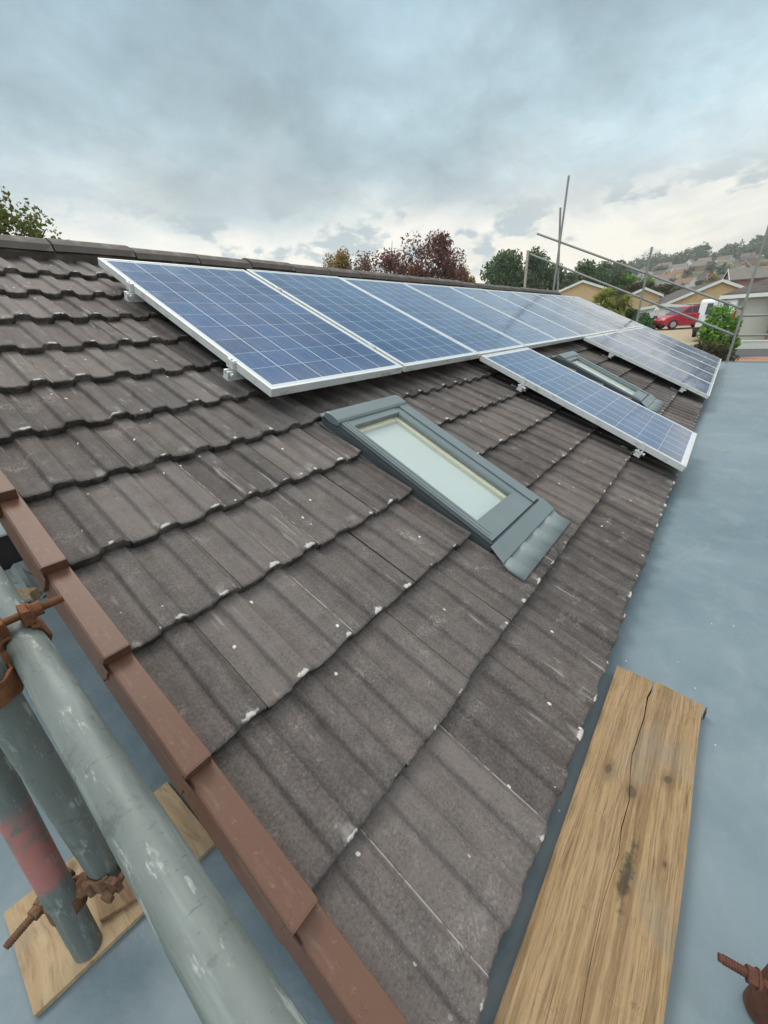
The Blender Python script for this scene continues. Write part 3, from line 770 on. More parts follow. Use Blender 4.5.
def strip(name,x0,x1,y0,y1,mat,dz=.004):
    xx=[x0]+[x for x in xs if x0<x<x1]+[x1]; vs=[];fs=[]
    yy=np.linspace(y0,y1,8)
    yl=sorted(set(list(yy)+[y for y in ys if y0<y<y1])); m=len(yl)
    for x in xx:
        for y in yl: vs.append((x,y,gnd(x,y)+CZ+dz))
    for i in range(len(xx)-1):
        for j in range(m-1): q=i*m+j; fs.append((q,q+m,q+m+1,q+1))
    mb=MB(); mb.add(vs,fs); return struct(mb.build(name,mat,fix=False))
M['asphalt']=simple('asphalt',(.065,.068,.075),.85,var=.2,scale=2)
M['drive']=simple('tan_paving',(.36,.29,.19),.85,var=.2,scale=1.2)
M['terracotta']=simple('red_paving',(.30,.165,.115),.85,var=.2,scale=2)
M['concrete']=simple('pale_concrete',(.42,.40,.36),.8,var=.15,scale=2)
strip('pavement',21.6,24.6,-40,.9,M['terracotta'],.006)
strip('road',24.6,28.8,-60,1.4,M['asphalt'],.008)
strip('driveway',24.2,42,1.4,9.5,M['drive'],.006)
strip('forecourt',29.3,34,-14,1.4,M['concrete'],.006)

# ------------------------------------------------------------------ vegetation
def leaves_obj(name,C,size,mat,parent,Mx=None,aspect=.6,up=.0):
    n=len(C); a=rng.normal(size=(n,3)); a[:,2]+=up; a/=np.linalg.norm(a,axis=1)[:,None]
    b=rng.normal(size=(n,3)); b-=a*(a*b).sum(1)[:,None]; b/=np.linalg.norm(b,axis=1)[:,None]
    s=size*rng.uniform(.6,1.35,n)[:,None]
    a=a*s*.5; b=b*s*.5*aspect
    V=np.empty((n,4,3)); V[:,0]=C-a; V[:,1]=C+b-a*.1; V[:,2]=C+a; V[:,3]=C-b-a*.1
    return np_obj(name,V.reshape(-1,3),np.arange(4*n).reshape(-1,4),mat,parent,Mx)
def crown_points(h0,h1,r,n,lobes=14,shape='round',cl=.34):
    """leaf clumps spread unevenly through the crown's volume"""
    pts=[]; cz=(h0+h1)/2; hz=(h1-h0)/2
    cs=[]
    for _ in range(lobes):
        d=rng.normal(size=3); d/=np.linalg.norm(d); q=rng.uniform(.25,.95)**.6
        p=d*q
        if shape=='cone': k=1-(p[2]+1)/2*.75; p=np.array([p[0]*k*1.25,p[1]*k*1.25,p[2]])
        if shape=='flat': p[2]=abs(p[2])*.9-.25
        cs.append(p)
    per=n//lobes
    for p in cs:
        k=rng.uniform(.6,1.25); d=rng.normal(size=(per,3)); d/=np.linalg.norm(d,axis=1)[:,None]
        rad=rng.uniform(0,1,per)**.45
        q=p+d*rad[:,None]*cl*k
        pts.append(q)
    q=np.vstack(pts); return q*np.array([r,r,hz])*.95+np.array([0,0,cz])
M['bark']=simple('bark',(.085,.068,.05),.95,var=.4,scale=6)
def tree(name,label,x,y,ztop,r,base,n,size,mat,group,lobes=14,shape='round',trunk=.3,cl=.34,crown_from=.3,z=None,limbs=6,cat='tree'):
    g=gnd(x,y) if z is None else z
    H=ztop-g
    root=thing(name,label,cat,W(x,y,g),rng.uniform(0,6.28),group)
    mb=MB(); rt=max(.06,H*.022)
    mb.tube((0,0,-.2),(0,0,H*.55),rt,rt*.55,n=8); mb.tube((0,0,H*.55),(.12*r,.1*r,H*.78),rt*.55,rt*.12,n=6)
    for k in range(limbs):
        a=k*2.4+rng.uniform(-.4,.4); h=H*rng.uniform(max(.2,crown_from-.05),.68); l=r*rng.uniform(.55,.9)
        e=Vector((l*math.cos(a),l*math.sin(a),min(H*.97,h+l*rng.uniform(.5,1.1)))); mid=Vector((e.x*.5,e.y*.5,h+(e.z-h)*.38))
        mb.tube((0,0,h),mid,rt*.42,rt*.26,n=6); mb.tube(mid,e,rt*.26,rt*.07,n=5)
        for _ in range(2):
            d=Vector(rng.normal(size=3))*r*.28; mb.tube(mid.lerp(e,.5),mid.lerp(e,.5)+d,rt*.12,rt*.03,n=4)
    mb.build('trunk',M['bark'],root)
    leaves_obj('crown',crown_points(H*crown_from,H,r,n,lobes,shape,cl),size,mat,root)
    return root
M['l_plum']=leaf_material('plum_leaves',[(.14,.06,.06),(.19,.08,.07),(.23,.105,.085),(.17,.10,.08)])
M['l_autumn']=leaf_material('autumn_leaves',[(.24,.17,.05),(.34,.23,.07),(.27,.15,.05)])
M['l_yellow']=leaf_material('yellow_leaves',[(.30,.21,.03),(.38,.27,.05),(.22,.16,.03)])
M['l_green']=leaf_material('green_leaves',[(.085,.13,.05),(.12,.17,.06),(.15,.19,.075)])
M['l_olive']=leaf_material('olive_leaves',[(.11,.14,.03),(.17,.195,.045),(.23,.225,.07)])
M['l_dark']=leaf_material('dark_conifer_leaves',[(.07,.115,.055),(.095,.155,.07),(.125,.175,.085)])
M['l_far']=leaf_material('far_leaves',[(.095,.135,.085),(.135,.17,.10),(.165,.185,.115)])
M['l_lime']=leaf_material('bright_leaves',[(.10,.22,.03),(.16,.32,.05),(.22,.38,.08)],trans=.35)
M['l_palm']=leaf_material('yellow_green_blades',[(.26,.31,.06),(.36,.38,.09),(.42,.42,.13)])
M['l_hedge']=leaf_material('hedge_leaves',[(.03,.10,.025),(.05,.14,.035),(.07,.17,.04)])
M['l_brown']=leaf_material('brown_shrub_leaves',[(.07,.06,.03),(.11,.09,.045),(.09,.10,.04)])
GT='trees behind the tiled ridge'
tree('leafy_tree','olive green tree rising behind the left end of the ridge',4.1,18.1,4.85,1.95,0,7500,.15,M['l_olive'],GT,26,cl=.32,crown_from=.40,z=-3.2)
tree('autumn_tree','small yellow brown tree left of the dark red trees',25.3,24.3,5.6,1.35,0,6500,.16,M['l_autumn'],GT,18,cl=.5,crown_from=.45)
tree('leafy_tree','small green tree between the yellow brown and dark red trees',26.2,22.9,5.1,1.25,0,5200,.16,M['l_green'],GT,14,cl=.5,crown_from=.45)
tree('plum_tree','broad dark red plum tree, left one of two behind the ridge',23.3,18.0,4.85,2.6,0,12000,.15,M['l_plum'],GT,46,cl=.33,crown_from=.30,limbs=12)
tree('plum_tree','taller dark red plum tree with bare twigs, right one of two',24.8,15.9,5.2,2.5,0,12000,.15,M['l_plum'],GT,46,cl=.32,crown_from=.30,limbs=14)
tree('yellow_bush','bright yellow bush at the right foot of the dark red trees',26.4,14.3,3.75,.9,0,4500,.15,M['l_yellow'],GT,9,cl=.42,crown_from=.35)
GC='dark green trees beyond the far ridge'
tree('conifer_tree','rounded dark conifer, left of the pale stubby pole',66.5,28.3,9.4,3.7,0,9000,.42,M['l_dark'],GC,26,cl=.46,crown_from=.25,shape='round')
tree('conifer_tree','pointed dark conifer just behind the pale stubby pole',70.0,25.8,9.6,2.6,0,6000,.42,M['l_dark'],GC,18,cl=.46,crown_from=.2,shape='cone')
tree('conifer_tree','dark conifer behind the crossed scaffold poles',73.5,23.0,7.6,3.0,0,5000,.5,M['l_dark'],GC,16,cl=.45,crown_from=.2)
tree('broad_tree','wide dark tree right of the crossed scaffold poles',80.5,20.8,8.0,3.6,0,5000,.5,M['l_dark'],GC,16,cl=.45,crown_from=.2)
tree('broad_tree','dark tree above the tan brick gable, under the upper sloping pole',86,19.0,8.4,3.6,0,5000,.5,M['l_far'],GC,16,cl=.45,crown_from=.2)
tree('broad_tree','low green tree behind the palm like plants',84,14.4,5.9,3.0,0,4000,.45,M['l_lime'],GC,14,cl=.45,crown_from=.2)
tree('broad_tree','dark brown tree left of the middle far upright pole',80,11.8,4.8,3.6,0,4000,.45,M['l_brown'],GC,14,cl=.5,crown_from=.15)

for k,(x,y,zt,r,lab) in enumerate([(120,66,9.6,5,'low green tree far behind the plum trees, next to the yellow bush'),(122,60,9.0,5,'low green tree in the gap between the yellow bush and the conifers'),(126,56,9.9,5,'low green tree just left of the rounded dark conifer')]):
    tree('broad_tree',lab,x,y,zt,r,0,3500,.6,M['l_far'],GC,14,cl=.5,crown_from=.2)
# cordylines: trunk plus rosettes of sword leaves
def cordyline(label,x,y,zt,r,heads,lean):
    g=gnd(x,y); root=thing('cordyline',label,'palm',W(x,y,g),0,'spiky palm like plants'); H=zt-g
    mb=MB(); F=[];V=[]
    for k in range(heads):
        a=k*2.1; hx=Vector((lean+.45*math.cos(a)*(k>0),.45*math.sin(a)*(k>0),H-r*.7-.35*k)); mb.tube((0,0,-.1),hx,.10,.07,n=8)
        for _ in range(170):
            az=rng.uniform(0,6.28); el=rng.uniform(-.5,1.35); L=r*rng.uniform(.75,1.15)
            d=Vector((math.cos(az)*math.cos(el),math.sin(az)*math.cos(el),math.sin(el))); sd=d.cross(Vector((0,0,1))).normalized()*.05
            p0=hx; p1=hx+d*L*.55; p2=hx+d*L+Vector((0,0,-.22*L)); b=len(V)
            V += [p0-sd*.5,p0+sd*.5,p1+sd,p1-sd,p2]; F += [(b,b+1,b+2,b+3)]; F.append((b+3,b+2,b+4,b+4))
    mb.build('trunk',M['bark'],root)
    m2=MB(); m2.add(V,[tuple(dict.fromkeys(f)) for f in F]); m2.build('blades',M['l_palm'],root,fix=False)
cordyline('taller yellow green spiky plant beside the tan brick gable',37.6,8.15,2.1,1.15,3,.1)
cordyline('shorter spiky plant right of the tall spiky one',38.4,6.9,1.55,1.05,2,.0)
def shrub(name,label,x,y,zt,rx,n,size,mat,group,z=None,lobes=12,cl=.42,cat='shrub',ry=None):
    g=gnd(x,y) if z is None else z; H=zt-g
    root=thing(name,label,cat,W(x,y,g),0,group)
    mb=MB()
    for k in range(5): a=k*1.3; mb.tube((.08*math.cos(a),.08*math.sin(a),-.1),(rx*.5*math.cos(a),rx*.5*math.sin(a),H*.7),.03,.01,n=5)
    mb.build('stem',M['bark'],root)
    C=crown_points(0.02,H,rx,n,lobes,'round',cl)
    if ry: C[:,1]*=ry/rx
    C[:,2]=np.maximum(C[:,2],.03)
    leaves_obj('foliage',C,size,mat,root)
GS='garden shrubs beyond the flat roof'
shrub('grey_shrub','grey green bush under the spiky plants',39.5,6.6,.62,1.3,2600,.16,M['l_green'],GS)
shrub('hedge','small dark green hedge left of the red car',37.5,5.2,-.02,.95,2600,.12,M['l_hedge'],GS,cl=.5)
shrub('bright_bush','bright green bush in front of the white van',24.6,.42,.34,.86,4200,.17,M['l_lime'],GS,lobes=18)
shrub('brown_shrub','brown olive shrub below the bright green bush, at the flat roof edge',18.6,.52,-.92,.95,4200,.11,M['l_brown'],GS,cl=.5)

# ------------------------------------------------------------------ houses beyond
M['bricktan']=brick_material('tan_brick',(.66,.44,.235),(.54,.34,.165),(.58,.50,.38))
M['brickred']=brick_material('red_brick',(.27,.12,.075),(.22,.10,.06),(.35,.3,.26))
M['rend']=simple('pale_render',(.50,.50,.44),.85,var=.08,scale=1)
M['rendw']=simple('white_render',(.66,.65,.61),.85,var=.06,scale=1)
M['white']=simple('white_paint',(.74,.74,.72),.5,var=.05,scale=3)
M['roofdk']=roofing_material('dark_roof_tiles',(.060,.050,.048),(.105,.090,.085))
M['roofgr']=roofing_material('grey_roof_tiles',(.13,.12,.105),(.19,.175,.155))
M['roofbr']=roofing_material('brown_roof_tiles',(.12,.085,.062),(.18,.13,.095))
M['roofrd']=roofing_material('red_roof_tiles',(.17,.095,.065),(.24,.14,.10))
M['win']=simple('dark_window_glass',(.045,.055,.065),.12,var=.2,scale=1)
def house_b(name,label,x,y,rot,w,L,eh,rh,wall,roof,group,z=None,wins=(),barge=True,chim=False,garage=None,ov=.25,detail=True,hip=0):
    """gable end faces local -x, centred on y; ridge runs along +x"""
    g=gnd(x,y) if z is None else z
    root=thing(name,label,'house',W(x,y,g),rot,group)
    h=w/2
    mb=MB(); mb.prism([(-h,-.6),(h,-.6),(h,eh)]+([] if hip else [(0,rh)])+[(-h,eh)],0,L,axis='x'); wl=mb.build('wall',M[wall],root)
    sl=(rh-eh)/h; th=.14
    mb=MB()
    for sg in (-1,1):
        e=h+ov; ze=eh-sl*ov
        mb.prism([(0,rh+.03),(sg*e,ze+.03),(sg*e,ze+.03+th),(0,rh+.03+th)],-ov,L+ov,axis='x')
    if hip:
        mb=MB(); e=h+ov; ze=eh+.02
        mb.add([(-ov,-e,ze),(L+ov,-e,ze),(L+ov,e,ze),(-ov,e,ze),(hip,0,rh),(L-.5,0,rh),(-ov,-e,ze-.18),(L+ov,-e,ze-.18),(L+ov,e,ze-.18),(-ov,e,ze-.18)],[(0,1,5,4),(1,2,5),(2,3,4,5),(3,0,4),(0,6,7,1),(1,7,8,2),(2,8,9,3),(3,9,6,0),(6,9,8,7)])
    rf=mb.build('roof',M[roof],root)
    if hip:
        for (x0_,x1_,y0_,y1_) in ((-ov-.06,L+ov,-e-.06,-e-.004),(-ov-.06,-ov-.004,-e,e)):
            mb=MB(); mb.box(x0_,x1_,y0_,y1_,ze-.22,ze-.03); mb.build('fascia',M['white'],root)
    if chim:
        mb=MB(); mb.box(L*.5-.3,L*.5+.3,-.35,.35,rh-.3,rh+.9); mb.tube((L*.5,-.15,rh+.9),(L*.5,-.15,rh+1.2),.1,n=8); mb.tube((L*.5,.15,rh+.9),(L*.5,.15,rh+1.2),.1,n=8); mb.build('chimney',M['brickred'],rf)
    if barge:
        for sg in (-1,1):
            e=h+ov+.02; ze=eh-sl*(ov+.02)
            mb=MB(); mb.prism([(0,rh+.20),(sg*e,ze+.20),(sg*e,ze-.06),(0,rh-.06)],-ov-.04,-ov-.004,axis='x'); mb.build('bargeboard',M['white'],root)
    for (wy,wz,ww,wh) in wins:
        mb=MB(); mb.box(-.05,-.003,wy-ww/2,wy+ww/2,wz,wz+.06); mb.box(-.05,-.003,wy-ww/2,wy+ww/2,wz+wh-.06,wz+wh)
        for q in (-ww/2,-.03,ww/2-.06): mb.box(-.05,-.003,wy+q,wy+q+.06,wz+.06,wz+wh-.06)
        fr=mb.build('window',M['white'],root)
        mb=MB(); mb.box(-.025,-.004,wy-ww/2+.06,wy+ww/2-.06,wz+.06,wz+wh-.06); mb.build('pane',M['win'],fr)
    if garage:
        gy,gw,gh=garage; mb=MB(); mb.box(-.05,-.003,gy-gw/2,gy+gw/2,0,gh)
        for k in range(1,6): mb.box(-.062,-.05,gy-gw/2+.05,gy+gw/2-.05,gh*k/6-.02,gh*k/6+.02)
        mb.build('garage_door',M['white'],root)
    return root
GH='bungalows along the street beyond the roof'
A17=R(17)
house_b('bungalow','tan brick gable behind the red car with dark tiled roof and white bargeboards',54.6,1.85,A17,8.0,16,1.85,3.50,'bricktan','roofdk',GH,wins=((1.9,.75,1.5,1.0),),z=-.95)
house_b('bungalow','tan brick gable left of the spiky plants, close to the crossed poles',60.0,15.9,A17,5.2,10,3.0,3.95,'bricktan','roofbr',GH,wins=())
house_b('garage','small tan brick gable just left of the middle far upright',62,9.3,A17,3.6,6,2.1,2.9,'bricktan','roofdk',GH,z=-.1,wins=())
house_b('garage','low white garage between the middle far upright and the red car',51.6,5.9,A17,4.2,5,1.35,1.62,'rendw','roofdk',GH,z=-.9,garage=(.7,2.2,1.15),wins=())
house_b('bungalow','grey roofed house rising behind the tan brick gable of the red car',91,2.4,R(-80),7,7,2.6,4.2,'brickred','roofgr',GH,wins=((0,.9,1.4,1.1),))
house_b('bungalow','pale rendered house with a dark roof at the right edge',35.2,.50,R(-90),6.8,11,2.5,4.1,'rend','roofdk',GH,z=-1.72,wins=((-1.2,.9,1.3,1.1),),ov=.4,hip=3.6,barge=False)
house_b('garage','red brick garage wing at the right edge before the pale rendered house',31.0,-3.2,R(10),3.2,.7,2.2,3.0,'brickred','roofdk',GH,z=-1.85,garage=(.0,2.2,1.9))
# low white wall in front of the pale house
mb=MB(); mb.box(0,.18,-9,1.0,-.2,.34); mb.box(-.03,.21,-9.02,1.02,.34,.40)
tag(mb.build('garden_wall',M['rendw'],None,Matrix.Translation(W(29.0,.0,gnd(29,0)))),'low white wall in front of the pale rendered house','wall')
# fence behind the ridge
fx=thing('garden_fence','long tan board fence below the dark conifers','fence',W(60,33,gnd(60,33)+2.2),R(-62))
mb=MB()
for k in range(44): mb.box(k*.36,k*.36+.34,-.02,.02,0,1.5+.05*math.sin(k*1.7))
mb.build('fence_boards',simple('fence_wood',(.33,.27,.20),.85,var=.25,scale=1.5),fx)
for k in range(6):
    mb=MB(); mb.box(k*3.1-.07,k*3.1+.07,.03,.17,-3.2,1.75); mb.build('fence_post',M['concrete'],fx)
# hillside houses
hs=[]
rows=[(235,-8,46,11.5),(275,-10,54,11.5),(312,-12,62,12),(348,-14,70,12),(384,-16,78,12.5),(420,-18,84,13)]
walls=['rendw','brickred','rend','bricktan']; roofs=['roofbr','roofrd','roofgr','roofbr','roofdk']
wn={'rendw':'white','brickred':'red brick','rend':'cream','bricktan':'tan brick'}; rn={'roofbr':'brown','roofrd':'red','roofgr':'grey','roofdk':'dark'}
for ri,(rx,y0,y1,st) in enumerate(rows):
    y=y0+random.uniform(0,4); i=0
    while y<y1:
        wl=random.choice(walls); rf=random.choice(roofs)
        hs.append((ri,rx+random.uniform(-5,5),y,wl,rf)); y+=st*random.uniform(.85,1.35)
rowname=['lowest','second','third','fourth','fifth','topmost']
for ri in range(len(rows)):
    row=sorted([h for h in hs if h[0]==ri],key=lambda h:-h[2]/h[1])
    for i,(r_,x,y,wl,rf) in enumerate(row):
        if random.random()<.5: rot=R(random.uniform(-15,25)); 
        else: rot=R(random.uniform(60,100))
        house_b('hillside_house',f'{wn[wl]} house with {rn[rf]} roof, {ORD[i]} from left in the {rowname[ri]} hillside row',x,y,rot,random.uniform(6,7.5),random.uniform(7.,9.5),random.uniform(2.4,3.9),random.uniform(5.0,6.2),wl,rf,'houses on the far hillside',wins=((-1.5,.9,1.3,1.2),(1.5,.9,1.3,1.2)),barge=random.random()<.5,chim=random.random()<.4)
# trees between hillside houses
ht=[]
for k in range(34):
    x=random.choice([215,255,293,330,366,402])+random.uniform(-6,6); y=random.uniform(-16,62)*x/300+random.uniform(-3,3); ht.append((x,y))
ht.sort(key=lambda p:-p[1]/p[0])
kinds=[('l_far','grey green'),('l_green','mid green'),('l_autumn','yellow brown'),('l_dark','dark green')]
for i,(x,y) in enumerate(ht):
    mk,cn=random.choices(kinds,[4,3,1.2,2])[0]; h=random.uniform(4.0,7.5)
    pos=ORD[i] if i<20 else f'{ORD[len(ht)-1-i]}'
    side='left' if i<20 else 'right'
    tree('hillside_tree',f'{cn} tree among hillside houses, {pos} of them from the {side}',x,y,gnd(x,y)+h,h*.42,0,700,.95,M[mk],'trees among the hillside houses',9,cl=.5,crown_from=.2,limbs=3)
# far wood on the skyline: one mass
P=[]
for k in range(330):
    x=random.uniform(445,545); y=random.uniform(-50,210)
    g=gnd(x,y); r=random.uniform(4,8); h=random.uniform(7,15)
    P.append(crown_points(1,h,r,170,6,'round',.5)+np.array([x,y,g+CZ]))
for k in range(120):
    x=random.uniform(110,420); y=random.uniform(.235,.48)*x+random.uniform(-4,4); g=gnd(x,y); r=random.uniform(3,5); h=random.uniform(6,11)
    P.append(crown_points(1,h,r,170,6,'round',.5)+np.array([x,y,g+CZ]))
wd=leaves_obj('woodland',np.vstack(P),1.5,M['l_far'],None); struct(wd,'stuff'); wd['label']='dark woodland along the skyline of the far hill'; wd['category']='woodland'
# two tall pines standing above the skyline
tree('pine_tree','flat topped pine standing above the skyline wood',500,36,gnd(500,36)+16,7,0,900,1.6,M['l_far'],'skyline pines',10,shape='flat',cl=.35,crown_from=.62,limbs=4)
tree('pine_tree','tall pine on the skyline beside the far right upright pole',490,-3,gnd(490,-3)+17,7,0,900,1.6,M['l_far'],'skyline pines',10,shape='flat',cl=.35,crown_from=.5,limbs=4)

# ------------------------------------------------------------------ red car
def wheel(parent,x,y,r,paint):
    mb=MB(); n=24
    mb.tube((x,y-.09,r),(x,y+.09,r),r,n=n); ty=mb.build('wheel',paint['tyre'],parent,bevel=.02)
    mb=MB(); 
    for s in (-.095,.095):
        mb.tube((x,y+s-.01,r),(x,y+s+.01,r),r*.62,n=n)
    mb.build('rim',paint['rim'],ty)
M['carred']=simple('red_car_paint',(.42,.022,.045),.25,var=.08,scale=2,spec=.6)
M['carwhite']=simple('white_van_paint',(.72,.73,.74),.3,var=.05,scale=2)
M['tyre']=simple('tyre_rubber',(.02,.02,.02),.85); M['rim']=simple('alloy_rim',(.5,.5,.52),.35,metal=.5)
M['black']=simple('black_plastic',(.018,.018,.02),.5); M['lamp']=simple('clear_lamp',(.62,.64,.66),.15); M['redlamp']=simple('red_lamp',(.35,.02,.02),.2)
PAINT=dict(tyre=M['tyre'],rim=M['rim'])
def car(loc,rot,label):
    root=thing('parked_car',label,'car',loc,rot)
    # side outline, nose at +x ; lofted with tumblehome
    low=[(-1.95,.42),(-1.97,.75),(-1.90,.98),(-1.2,1.0),(.75,.98),(1.35,.90),(1.80,.74),(1.95,.58),(1.95,.32),(1.3,.24),(-1.3,.24),(-1.9,.30)]
    n=len(low); mb=MB(); sec=[(-.84,.93),(-.80,1.0),(-.40,1.01),(.40,1.01),(.80,1.0),(.84,.93)]
    vs=[]
    for y,k in sec:
        for x,z in low: 
            zz=.62+(z-.62)*k; xx=x*(1 if abs(y)<.5 else .985 if abs(y)<.82 else .96); vs.append((xx,y,zz))
    fs=[tuple(range(n)),tuple(reversed(range((len(sec)-1)*n,len(sec)*n)))]
    for s in range(len(sec)-1):
        for i in range(n): fs.append((s*n+i,s*n+(i+1)%n,(s+1)*n+(i+1)%n,(s+1)*n+i))
    mb.add(vs,fs); bd=mb.build('body',M['carred'],root,bevel=.05,seg=3)
    gh=[(-1.86,.97),(-1.62,1.40),(-1.30,1.50),(-.2,1.52),(.35,1.44),(1.12,.95)]
    def cabin(k,w0,w1,x0,x1):
        m=MB(); vs=[]
        for sy in (-1,1):
            for x,z in gh:
                f=(z-.95)/.57; vs.append((x,sy*(w0+(w1-w0)*f),z))
        N=len(gh); m.add(vs,[tuple(range(N)),tuple(reversed(range(N,2*N)))]+[(i,i+1,N+i+1,N+i) for i in range(N-1)]); return m
    cabin(1,.80,.62,0,0).build('cabin',M['carred'],bd,bevel=.04,seg=2)
    for sy in (-1,1):
        for poly in ([(-1.42,1.03),(-1.38,1.36),(-.75,1.43),(-.72,1.03)],[(-.64,1.03),(-.66,1.43),(.02,1.43),(.08,1.03)],[(.16,1.03),(.10,1.42),(.32,1.36),(.86,1.03)]):
            m=MB(); vs=[]
            for off in (.004,.012):
                for x,z in poly: f=(z-.95)/.57; vs.append((x,sy*(.80-.18*f+off),z))
            m.add(vs,[(0,1,2,3),(7,6,5,4),(0,4,5,1),(1,5,6,2),(2,6,7,3),(3,7,4,0)]); m.build('side_window',M['win'],root)
    m=MB(); m.add([(.46,-.58,1.405),(.46,.58,1.405),(1.06,.70,1.00),(1.06,-.70,1.00)],[(0,1,2,3)]); o=m.build('windscreen',M['win'],root); so=o.modifiers.new('s','SOLIDIFY'); so.thickness=.02
    for x in (-1.22,1.24):
        for y in (-.76,.76): wheel(root,x,y,.31,PAINT)
    for y in (-.58,.58):
        m=MB(); m.box(1.72,1.93,y-.16,y+.16,.60,.74); m.build('headlight',M['lamp'],root,bevel=.03)
        m=MB(); m.box(-1.98,-1.88,y-.14,y+.14,.72,.98); m.build('tail_light',M['redlamp'],root,bevel=.02)
    m=MB(); m.box(1.90,1.985,-.6,.6,.34,.44); m.build('grille',M['black'],root,bevel=.01)
    for y in (-.90,.90): m=MB(); m.box(.62,.78,y-.09,y+.09,.98,1.10); m.build('wing_mirror',M['carred'],root,bevel=.03)
    return root
cx,cy=39.0,2.85
car(W(cx,cy,gnd(cx,cy)+.01),R(124),'red hatchback parked on the tan drive before the tan brick gable')
def van(loc,rot):
    root=thing('parked_van','white van seen from behind, partly hidden by the bright green bush','van',loc,rot)
    mb=MB(); pr=[(-2.4,.38),(-2.42,1.2),(-2.28,1.92),(-2.05,2.02),(.9,2.0),(1.35,1.85),(1.85,1.22),(2.35,1.08),(2.5,.75),(2.5,.36)]
    mb.prism(pr,-.84,.84); bd=mb.build('body',M['carwhite'],root,bevel=.09,seg=3)
    for y in (-.36,.36):
        m=MB(); m.add([(-2.43,y-.15,1.22),(-2.43,y+.15,1.22),(-2.325,y+.13,1.80),(-2.325,y-.13,1.80)],[(0,1,2,3)]); o=m.build('rear_window',M['win'],root); so=o.modifiers.new('s','SOLIDIFY'); so.thickness=.03
    for y in (-.82,.82):
        m=MB(); m.box(-2.47,-2.36,y-.07,y+.07,.85,1.35); m.build('tail_light',M['redlamp'],root,bevel=.02)
    m=MB(); m.box(-2.52,-2.36,-.9,.9,.36,.58); m.build('bumper',M['black'],root,bevel=.03)
    m=MB(); m.box(-2.455,-2.43,-.012,.012,.6,1.9); m.build('door_seam',M['black'],root)
    m=MB(); m.box(-2.46,-2.44,-.26,.26,.66,.78); m.build('number_plate',simple('plate',(.55,.45,.1),.5),root)
    for x in (-1.55,1.6):
        for y in (-.84,.84): wheel(root,x,y,.34,PAINT)
vx,vy=33.8,.80
van(W(vx,vy,gnd(vx,vy)+.01),R(-3))

# motorbike and the person beside it (a few pixels in the photograph)
mbk=thing('motorbike','dark motorbike parked left of the red car','motorbike',W(38.6,5.35,gnd(38.6,5.35)),R(75))
for x in (-.65,.65):
    m=MB(); 
    for k in range(20):
        a=k*math.pi/10; b=(k+1)*math.pi/10; m.tube((x+.27*math.cos(a),0,.31+.27*math.sin(a)),(x+.27*math.cos(b),0,.31+.27*math.sin(b)),.05,n=8,caps=False)
    w_=m.build('wheel',M['tyre'],mbk); m=MB(); m.tube((x,-.03,.31),(x,.03,.31),.2,n=16); m.build('rim',M['rim'],w_)
m=MB(); m.prism([(-.45,.35),(.35,.35),(.45,.75),(.2,.95),(-.1,.80),(-.75,.88),(-.8,.76),(-.4,.68)],-.14,.14); m.build('body',M['black'],mbk,bevel=.04)
m=MB(); m.tube((.65,0,.31),(.42,0,1.0),.035,n=8); m.tube((.42,-.34,1.05),(.42,.34,1.05),.02,n=8); m.build('handlebar',M['rim'],mbk)
m=MB(); m.box(.48,.62,-.09,.09,.78,.95); m.build('headlight',M['lamp'],mbk,bevel=.03)
def person(loc,rot):
    root=thing('person','person in a white top and dark cap beside the motorbike','person',loc,rot)
    J=[(0,0,.92),(0,0,1.12),(0,0,1.38),(0,0,1.50),(0,0,1.60),(0,0.02,1.70),
       (.09,0,.88),(.10,.02,.48),(.10,0,.07),(.10,.14,.04),(-.09,0,.88),(-.10,.02,.48),(-.11,-.03,.07),(-.11,.11,.04),
       (.19,0,1.40),(.25,.02,1.14),(.22,.16,.94),(-.19,0,1.40),(-.25,.0,1.14),(-.22,.12,.93)]
    E=[(0,1),(1,2),(2,3),(3,4),(4,5),(0,6),(6,7),(7,8),(8,9),(0,10),(10,11),(11,12),(12,13),(2,14),(14,15),(15,16),(2,17),(17,18),(18,19)]
    rad=[.15,.13,.15,.06,.085,.09,.095,.065,.045,.04,.095,.065,.045,.04,.06,.045,.035,.06,.045,.035]
    me=bpy.data.meshes.new('body'); me.from_pydata(J,E,[]); o=bpy.data.objects.new('body',me); COL.objects.link(o); o.parent=root
    sk=o.modifiers.new('skin','SKIN')
    for i,v in enumerate(me.skin_vertices[0].data if me.skin_vertices else []): v.radius=(rad[i],rad[i]*.85)
    if not me.skin_vertices:
        me.attributes
    o.modifiers.new('sub','SUBSURF').levels=2
    t=NT('clothed_skin'); z=t.n('ShaderNodeSeparateXYZ',Vector=t.coord()).outputs[2]
    c=t.mix(t.ramp(z,.93,.94),(.035,.04,.06),(.68,.68,.66)); c=t.mix(t.ramp(z,1.50,1.51),c,(.42,.27,.20)); me.materials.append(t.out(Base_Color=c,Roughness=.8))
    m=MB(); 
    for a,b,r0,r1 in ((1.70,1.76,.112,.108),(1.76,1.81,.108,.055)): m.tube((0,0,a),(0,0,b),r0,r1,n=14)
    m.box(-.08,.08,.08,.19,1.70,1.715); m.build('cap',M['black'],root)
    return root
try: person(W(38.9,4.75,gnd(38.9,4.75)),R(150))
except Exception as e: print('person',e)

